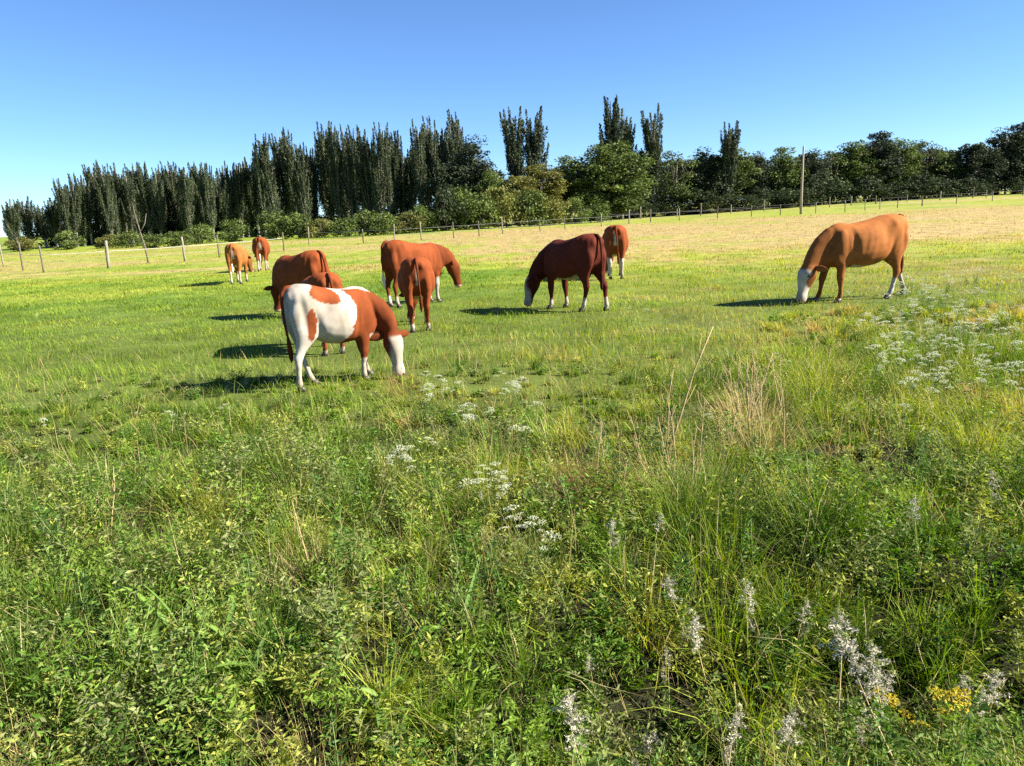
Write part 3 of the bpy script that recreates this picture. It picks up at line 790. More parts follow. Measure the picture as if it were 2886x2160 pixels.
DARKG = (0.030, 0.040, 0.020); MID = (0.078, 0.105, 0.028); OLIVE = (0.130, 0.130, 0.032)
BROADS = {'dark': [broad_meshes(200 + i, base=DARKG) for i in range(3)], 'mid': [broad_meshes(210 + i, base=MID) for i in range(4)],
          'olive': [broad_meshes(220 + i, base=OLIVE, low=0.05) for i in range(2)], 'airy': [broad_meshes(230, base=MID, nclump=34, per=70)]}
BR = [(-77.19, 118, 6.94, 'mid'), (-73.5, 117, 6.2, 'mid'), (-66.6, 116, 6.6, 'mid'), (-63.8, 118.5, 7.4, 'mid'), (-71.6, 114, 5.6, 'mid'), (-69.91, 112, 7.04, 'airy'), (-70.47, 116, 7.39, 'mid'), (-69.35, 118, 6.24, 'mid'), (-68.82, 121, 7.27, 'mid'),
      (-7.73, 124, 11.52, 'dark'), (-4.38, 126, 14.67, 'dark'), (-1.69, 122, 9.05, 'mid'), (2.45, 120, 8.2, 'olive'), (5.91, 124, 10.3, 'olive'), (10.93, 132, 11.4, 'mid'), (15.5, 128, 13.0, 'mid'), (19.54, 130, 13.62, 'mid'),
      (23.85, 140, 12.6, 'dark'), (31.2, 140, 13.59, 'airy'), (36.72, 144, 12.2, 'dark'), (41.91, 146, 13.0, 'mid'), (48.32, 150, 11.32, 'dark'), (53.84, 152, 11.82, 'mid'), (59.54, 154, 10.69, 'dark'), (64.81, 156, 12.17, 'airy'),
      (70.67, 158, 13.13, 'mid'), (76.15, 160, 14.66, 'dark'), (81.46, 162, 13.0, 'mid'), (89.23, 166, 13.94, 'airy'), (90.5, 160, 9.72, 'mid'), (94.71, 158, 12.04, 'dark'), (100.9, 160, 13.72, 'dark'), (105.79, 162, 15.32, 'dark'), (111.05, 164, 14.12, 'dark'), (112.61, 160, 13.19, 'dark')]
BR.sort(key=lambda p: p[0] / p[1])
WORD = {'dark': 'dark dense broadleaf tree', 'mid': 'green rounded broadleaf tree', 'olive': 'olive green bushy tree', 'airy': 'loose airy broadleaf tree'}
li = ri = 0
for i, (x, y, h, kd) in enumerate(BR):
    if x < -60: lab = '%s, %s from the left beyond the poplar grove' % (WORD[kd], ordinal(li)); li += 1
    else: lab = '%s, %s from the left in the mixed right hand tree line' % (WORD[kd], ordinal(ri)); ri += 1
    if x < -60:
        plant_tree('poplar_tree', POPS[i % 5], x, y, h * 1.05, 18.0, 2.0, 'small loose poplar, %s from the left beyond the tall grove' % ordinal(li - 1), 'small poplars at the far left', lean=(0, -2)); continue
    ms = BROADS[kd]
    plant_tree('broadleaf_tree', ms[i % len(ms)], x, y, h, 12.0, (12 / h) ** 0.35 * random.uniform(1.25, 1.55), lab, 'broadleaf trees of the tree line')
for i in range(27):
    x = 12 + i * 4.1; y = 156 + i * 0.75 + random.uniform(-2, 2); h = random.uniform(9.5, 12.8)
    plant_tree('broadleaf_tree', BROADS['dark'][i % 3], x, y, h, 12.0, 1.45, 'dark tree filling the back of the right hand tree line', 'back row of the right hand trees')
# hedge and thicket plants under the trees
def shrub_meshes(seed, base, H=3.5, rx=2.4):
    t, c = broad_meshes(seed, H=H, rx=rx, base=base, low=-0.1, nclump=36, per=90, leaf=(0.07, 0.17))
    return t, c
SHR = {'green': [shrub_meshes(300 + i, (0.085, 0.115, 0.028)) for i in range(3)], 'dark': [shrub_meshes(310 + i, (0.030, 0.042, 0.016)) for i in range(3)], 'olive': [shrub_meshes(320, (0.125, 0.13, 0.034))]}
SH = [(-36.89, 95, 2.4, 'green'), (-33.99, 98, 2.6, 'green'), (-28.75, 98, 3.61, 'green'), (-25.9, 98, 3.2, 'green'), (-22.6, 96, 2.49, 'olive'), (-19.57, 95, 2.35, 'green'), (-17.23, 98, 3.08, 'green'), (-14.65, 96, 2.56, 'green'), (-12.04, 98, 2.84, 'olive'),
      (-10.77, 100, 3.36, 'green'), (-7.57, 102, 4.98, 'dark'), (-5.24, 104, 5.52, 'green'), (-2.85, 104, 4.52, 'green'), (0.27, 106, 5.63, 'olive'), (3.35, 106, 4.89, 'green'), (6.57, 108, 4.18, 'olive'), (9.91, 110, 3.44, 'green'), (13.38, 112, 2.67, 'green'),
      (-37.82, 84, 1.41, 'green'), (-36.0, 86, 1.7, 'green'), (-44, 92, 2.0, 'green'), (-49, 96, 1.8, 'olive'), (-55, 98, 2.2, 'green'), (-62, 100, 2.0, 'olive'), (-68, 102, 2.2, 'green'), (-74, 104, 2.2, 'green')]
SH.sort(key=lambda p: p[0] / p[1])
for i, (x, y, h, kd) in enumerate(SH):
    ms = SHR[kd]
    plant_tree('shrub', ms[i % len(ms)], x, y, h * 1.05, 3.5, (3.5 / h) ** 0.5 * 1.1, '%s sunlit shrub, %s from the left along the foot of the trees' % ({'green': 'green', 'dark': 'dark green', 'olive': 'yellowish'}[kd], ordinal(i)),
               'shrubs along the foot of the trees', 'shrub', parts=('stem', 'foliage'))
for i in range(30):
    x = 15 + i * 3.6; y = 134 + i * 0.95 + random.uniform(-2, 2)
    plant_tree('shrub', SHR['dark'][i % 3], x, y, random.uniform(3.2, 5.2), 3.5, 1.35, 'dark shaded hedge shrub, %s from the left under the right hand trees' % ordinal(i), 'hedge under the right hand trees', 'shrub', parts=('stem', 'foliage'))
for i in range(30):
    x = -72 + i * 2.4; y = 124 + i * 0.75 + random.uniform(-2, 2)
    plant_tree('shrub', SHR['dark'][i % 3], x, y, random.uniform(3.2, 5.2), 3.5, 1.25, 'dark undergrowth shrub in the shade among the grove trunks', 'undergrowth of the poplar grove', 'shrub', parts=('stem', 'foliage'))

# ---------------------------------------------------------------- fences, pole, sapling
def post_mesh(h, r, mat, seed):
    bm = bmesh.new(); q = random.Random(seed)
    lx, ly = q.uniform(-0.03, 0.03), q.uniform(-0.03, 0.03)
    tube(bm, [(0, 0, -0.2), (lx * .4, ly * .4, h * 0.35), (lx * .8, ly * .8, h * 0.75), (lx, ly, h * 0.985), (lx, ly, h)], [r * 1.05, r, r * 0.96, r * 0.93, r * 0.7], 8)
    return bm_mesh('post', bm, mat)
def wire(bm, a, b, r, sag=0.02, n=5):
    pts = [Vector(a).lerp(Vector(b), t / n) - Vector((0, 0, sag * 4 * (t / n) * (1 - t / n))) for t in range(n + 1)]
    tube(bm, pts, [r] * (n + 1), 4)
def fence(name, label, posts, wires, cat='fence'):
    root = link(name, None, None, (posts[0][0], posts[0][1], tz(posts[0][0], posts[0][1])))
    tag(root, label, cat)
    o0 = Vector(root.location)
    tops = []
    for i, (x, y, h, r, m) in enumerate(posts):
        p = Vector((x, y, tz(x, y))) - o0
        link('post', post_mesh(h, r, m, i + len(posts)), root, p, (R(random.uniform(-2, 2)), R(random.uniform(-2, 2)), 0))
        tops.append((p, h))
    for nm, f, rad, mat in wires:
        for (a, ha), (b, hb) in zip(tops, tops[1:]):
            bm = bmesh.new(); wire(bm, a + Vector((0, 0, f)), b + Vector((0, 0, f)), rad)
            link(nm, bm_mesh(nm, bm, mat), root)
W, D = M_WOOD, M_DARKWOOD
fence('pasture_fence', 'fence of thin posts with white tape along the left edge of the pasture',
      [(-33, 51, 1.5, 0.045, W), (-27.88, 44.73, 1.6, 0.045, D), (-24.6, 41.2, 1.4, 0.045, D), (-21.83, 42.56, 1.5, 0.085, W), (-19.94, 48.23, 1.5, 0.07, W), (-19.03, 51.58, 1.5, 0.05, D), (-16.3, 57.2, 1.35, 0.05, D)],
      [('tape', 0.92, 0.016, M_TAPE), ('wire', 0.5, 0.006, M_WIRE)])
fence('wire_fence', 'long wire fence of slim posts across the back of the pasture',
      [(-17.4, 69, 1.6, 0.055, W), (-12.2, 67, 1.2, 0.06, D), (-9.4, 66, 1.5, 0.055, W), (-7.2, 67, 1.6, 0.06, W), (-4.5, 68.5, 1.4, 0.05, D), (-2.3, 69.5, 1.35, 0.05, D), (-0.2, 74, 1.6, 0.06, W), (3.5, 77, 1.2, 0.05, D), (6.2, 80, 1.3, 0.05, D),
       (10.7, 86, 1.4, 0.06, W), (14.7, 92, 1.65, 0.075, W), (18.0, 96, 1.6, 0.07, D), (22.1, 98.4, 1.5, 0.07, W), (27.6, 101, 1.5, 0.06, D), (32.5, 102.5, 1.5, 0.06, D), (36.6, 103.3, 1.4, 0.06, D), (41.4, 103.6, 1.4, 0.06, W), (45.7, 104.5, 1.45, 0.07, W),
       (50.0, 108, 1.5, 0.06, W), (53.5, 111, 1.5, 0.06, W), (57.0, 113, 1.3, 0.06, D), (62.2, 116, 1.4, 0.09, D), (69, 119, 1.4, 0.07, W), (77, 123, 1.4, 0.07, W)],
      [('wire', 1.05, 0.008, M_WIRE), ('wire', 0.6, 0.008, M_WIRE)])
far = []
for i in range(15):
    far.append((15.5 + i * 5.6 + random.uniform(-1.5, 1.5), 124 + i * 1.3, random.uniform(1.3, 2.0), random.uniform(0.07, 0.12), W if i % 3 else D))
fence('hedge_fence', 'rough fence of pale stakes along the dark foot of the right hand trees', far, [('wire', 0.9, 0.008, M_WIRE)])
# utility pole
px, py = 39.2, 103.0
b = bmesh.new()
tube(b, [(0, 0, -0.5), (0, 0, 3), (0.03, 0, 6), (0.05, 0, 8.5), (0.05, 0, 8.65)], [0.165, 0.15, 0.13, 0.115, 0.08], 12)
pole = link('utility_pole', bm_mesh('utility_pole', b, M_POLE), None, (px, py, tz(px, py))); tag(pole, 'tall bare wooden pole standing before the right hand trees', 'pole')
# leaning bare sapling by the left fence
sp = link('bare_sapling', None, None, (-22.14, 48.05, tz(-22.14, 48.05))); tag(sp, 'thin bare forked sapling leaning beside the left fence', 'sapling')
b = bmesh.new(); tube(b, [(0, 0, -0.2), (-0.08, 0, 1.0), (-0.25, 0, 2.0), (-0.38, 0, 2.8), (-0.46, 0, 3.7)], [0.055, 0.045, 0.036, 0.026, 0.010], 7); link('trunk', bm_mesh('sapling_trunk', b, M_DARKWOOD), sp)
b = bmesh.new(); tube(b, [(-0.09, 0, 1.1), (-0.42, 0.05, 1.9), (-0.60, 0.05, 2.6), (-0.66, 0.05, 3.6)], [0.04, 0.034, 0.025, 0.01], 6); link('branch', bm_mesh('sapling_branch', b, M_DARKWOOD), sp)
b = bmesh.new(); tube(b, [(-0.22, 0, 1.9), (0.1, 0.05, 2.4), (0.28, 0.05, 3.0)], [0.03, 0.022, 0.008], 6); link('branch', bm_mesh('sapling_twig', b, M_WOOD), sp)

# ---------------------------------------------------------------- plants of the near verge
def stem_mesh(name, pts, r, mat): 
    b_ = bmesh.new(); tube(b_, pts, [r * (1 - 0.6 * i / (len(pts) - 1)) for i in range(len(pts))], 5); return bm_mesh(name, b_, mat)
def big_leaf(name, L, Wd, col, droop=0.4, fold=0.25, n=6):
    """a broad leaf along +X with midrib fold and drooping tip"""
    V = []; F = []
    for i in range(n + 1):
        t = i / n
        w = Wd * math.sin(math.pi * min(1, 0.08 + t * 0.92) ** 0.8) * (1 if i < n else 0.02) * 0.5
        x = L * (t - 0.15 * droop * t * t); z = L * (0.55 * t - droop * t * t)
        V += [(x, -w, z + w * fold), (x, 0, z), (x, w, z + w * fold)]
    for i in range(n):
        a_ = i * 3
        F += [(a_, a_ + 1, a_ + 4, a_ + 3), (a_ + 1, a_ + 2, a_ + 5, a_ + 4)]
    V = np.array(V); F = np.array(F)
    c = np.tile(np.array(col), (len(V), 1)); c[1::3] *= 1.35
    return mesh_np(name, V, F.ravel(), np.arange(len(F)) * 4, None, c, M_LEAF, True)

def panicle_mesh(seed, L=0.16, wd=0.035, col=(0.55, 0.51, 0.41), tip=(0.26, 0.30, 0.09), n=760):
    r = np.random.default_rng(seed)
    C = []; U = []; K = []
    nb = 15
    for k in range(nb):                                    # short drooping side branches, uneven in length
        t0 = (k + r.uniform(0, 0.8)) / nb
        az = k * 2.4 + r.normal(0, 0.5); ln = wd * (1.5 * (1 - t0) ** 0.7 + 0.25) * r.uniform(0.4, 1.5)
        m = int(n / nb * (1.4 - 0.8 * t0)); q = r.uniform(0, 1, m)
        c = np.stack([np.cos(az) * ln * q, np.sin(az) * ln * q, L * t0 + ln * (0.9 * q - 0.7 * q * q)], 1) + r.normal(0, 0.0055, (m, 3))
        C.append(c); U.append(np.tile([math.cos(az), math.sin(az), 0.5], (m, 1)) + r.normal(0, 0.5, (m, 3))); K.append(np.full(m, t0))
    C = np.concatenate(C); U = np.concatenate(U); t = np.concatenate(K); n = len(C)
    U /= np.linalg.norm(U, axis=1)[:, None]
    a = r.uniform(0.003, 0.008, n)
    cc = np.array(col) * r.uniform(0.45, 1.3, n)[:, None]
    g = (r.uniform(0, 1, n) < 0.22)[:, None]; cc = np.where(g, np.array([0.13, 0.16, 0.05]), cc)
    k = np.clip((t - 0.85) / 0.1, 0, 1)[:, None]
    cc = cc * (1 - k) + np.array(tip) * k
    return leaf_mesh('panicle', C, a, a * 0.4, U, cc, M_FLUFF)
def foliage_mesh(seed, H=0.45, n=150, col=(0.07, 0.135, 0.025), size=(0.012, 0.03), spread=0.10, slim=0.28):
    r = np.random.default_rng(seed)
    t = r.uniform(0.05, 1, n); az = r.uniform(0, 6.28, n)
    rad = spread * (1.05 - 0.75 * t) * r.uniform(0.15, 1.0, n)
    c = np.stack([np.cos(az) * rad, np.sin(az) * rad, H * t + rad * 0.3], 1)
    u = np.stack([np.cos(az), np.sin(az), r.uniform(-0.1, 0.9, n)], 1) + r.normal(0, 0.25, (n, 3)); u /= np.linalg.norm(u, axis=1)[:, None]
    a = r.uniform(*size, n) * (1.2 - 0.5 * t)
    return leaf_mesh('foliage', c, a, a * slim * r.uniform(0.7, 1.4, n), u, np.array(col) * r.uniform(0.65, 1.4, n)[:, None], M_LEAF)
def umbel_mesh(seed, rad=0.05, n=130, col=(0.54, 0.56, 0.40)):
    r = np.random.default_rng(seed)
    C = []
    for k in range(13):
        rr = rad * math.sqrt((k + 0.5) / 13); az = k * 2.4
        m = n // 13
        C.append(np.stack([math.cos(az) * rr + r.normal(0, rad * 0.09, m), math.sin(az) * rr + r.normal(0, rad * 0.09, m), -rr * rr / rad * 0.25 + r.normal(0, 0.003, m)], 1))
    C = np.concatenate(C); n = len(C)
    u = r.normal(size=(n, 3)); u[:, 2] *= 0.3; u /= np.linalg.norm(u, axis=1)[:, None]
    a = np.full(n, rad * 0.10)
    return leaf_mesh('flower_head', C, a, a * 0.8, u, np.array(col) * r.uniform(0.75, 1.15, n)[:, None], M_FLUFF)

STEMS = [stem_mesh('stem', [(0, 0, -0.05), (0.01, 0, 0.15), (0.02 * s, 0.01, 0.32), (0.04 * s, 0.02, 0.5)], 0.005, M_STEM) for s in (-1, 0.4, 1)]
DSTEMS = [stem_mesh('stem', [(0, 0, -0.05), (0.01, 0, 0.15), (0.02 * s, 0.01, 0.32), (0.04 * s, 0.02, 0.5)], 0.0045, M_DRYSTEM) for s in (-1, 0.4, 1)]
ENDS = [(-0.04, 0.02, 0.5), (0.016, 0.02, 0.5), (0.04, 0.02, 0.5)]
PANS = [panicle_mesh(400 + i, L=0.15 + 0.03 * i, wd=0.03 + 0.006 * i) for i in range(3)]
FOLS = [foliage_mesh(410 + i, col=c, spread=s) for i, (c, s) in enumerate([((0.085, 0.160, 0.028), 0.10), ((0.13, 0.20, 0.042), 0.13), ((0.065, 0.125, 0.030), 0.12), ((0.17, 0.21, 0.055), 0.09)])]
SLEAF = big_leaf('leaf', 0.10, 0.022, (0.075, 0.13, 0.03), 0.5)
def put(name, label, cat, group, x, y, s, rz=None):
    o = link(name, None, None, (x, y, tz(x, y)), (R(random.uniform(-16, 16)), R(random.uniform(-16, 16)), random.uniform(0, 6.28) if rz is None else rz), (s, s, s))
    return tag(o, label, cat, group)
# pale plume weeds (bottom right), positions on the ground
PLUMES = [(1.42, 2.48, 1.0), (0.94, 2.49, 1.1), (0.71, 2.53, 0.9), (1.21, 2.57, 1.1), (1.45, 2.58, 1.0), (0.14, 2.64, 1.0), (0.33, 2.65, 0.9), (1.73, 2.66, 0.9), (1.37, 2.75, 0.9), (0.23, 2.77, 1.1), (1.9, 2.77, 0.9), (0.88, 3.1, 0.9), (0.67, 3.12, 0.7), (0.33, 3.13, 0.6), (1.22, 3.3, 0.8), (0.84, 3.33, 0.8), (1.27, 3.33, 0.7), (2.09, 3.68, 0.7), (0.45, 3.74, 0.7), (0.68, 3.77, 0.6), (2.85, 4.06, 0.7), (-0.18, 4.63, 0.5)]
for i, (x, y, s) in enumerate(PLUMES):
    o = put('plume_weed', 'weed with pale pinkish seed plume, %s nearest the viewer' % ordinal(i), 'weed', 'pale plume weeds of the verge', x, y, s * random.uniform(0.8, 1.15))
    j = i % 3
    link('stem', DSTEMS[j], o); link('plume', PANS[j], o, ENDS[j])
    if i % 2 == 0: link('plume', PANS[(j + 1) % 3], o, (ENDS[j][0] * .7 + 0.02, 0.03, 0.40), (0.4, 0.5, 0), (0.7,) * 3)
    link('foliage', FOLS[i % 4], o, (0, 0, 0), (0, 0, 1.0 * i), (1.1, 1.1, 0.85))
    for q in range(5): link('leaf', SLEAF, o, (0.005, 0, 0.10 + 0.07 * q), (0, 0, 2.4 * q), (1.1 - 0.12 * q,) * 3)
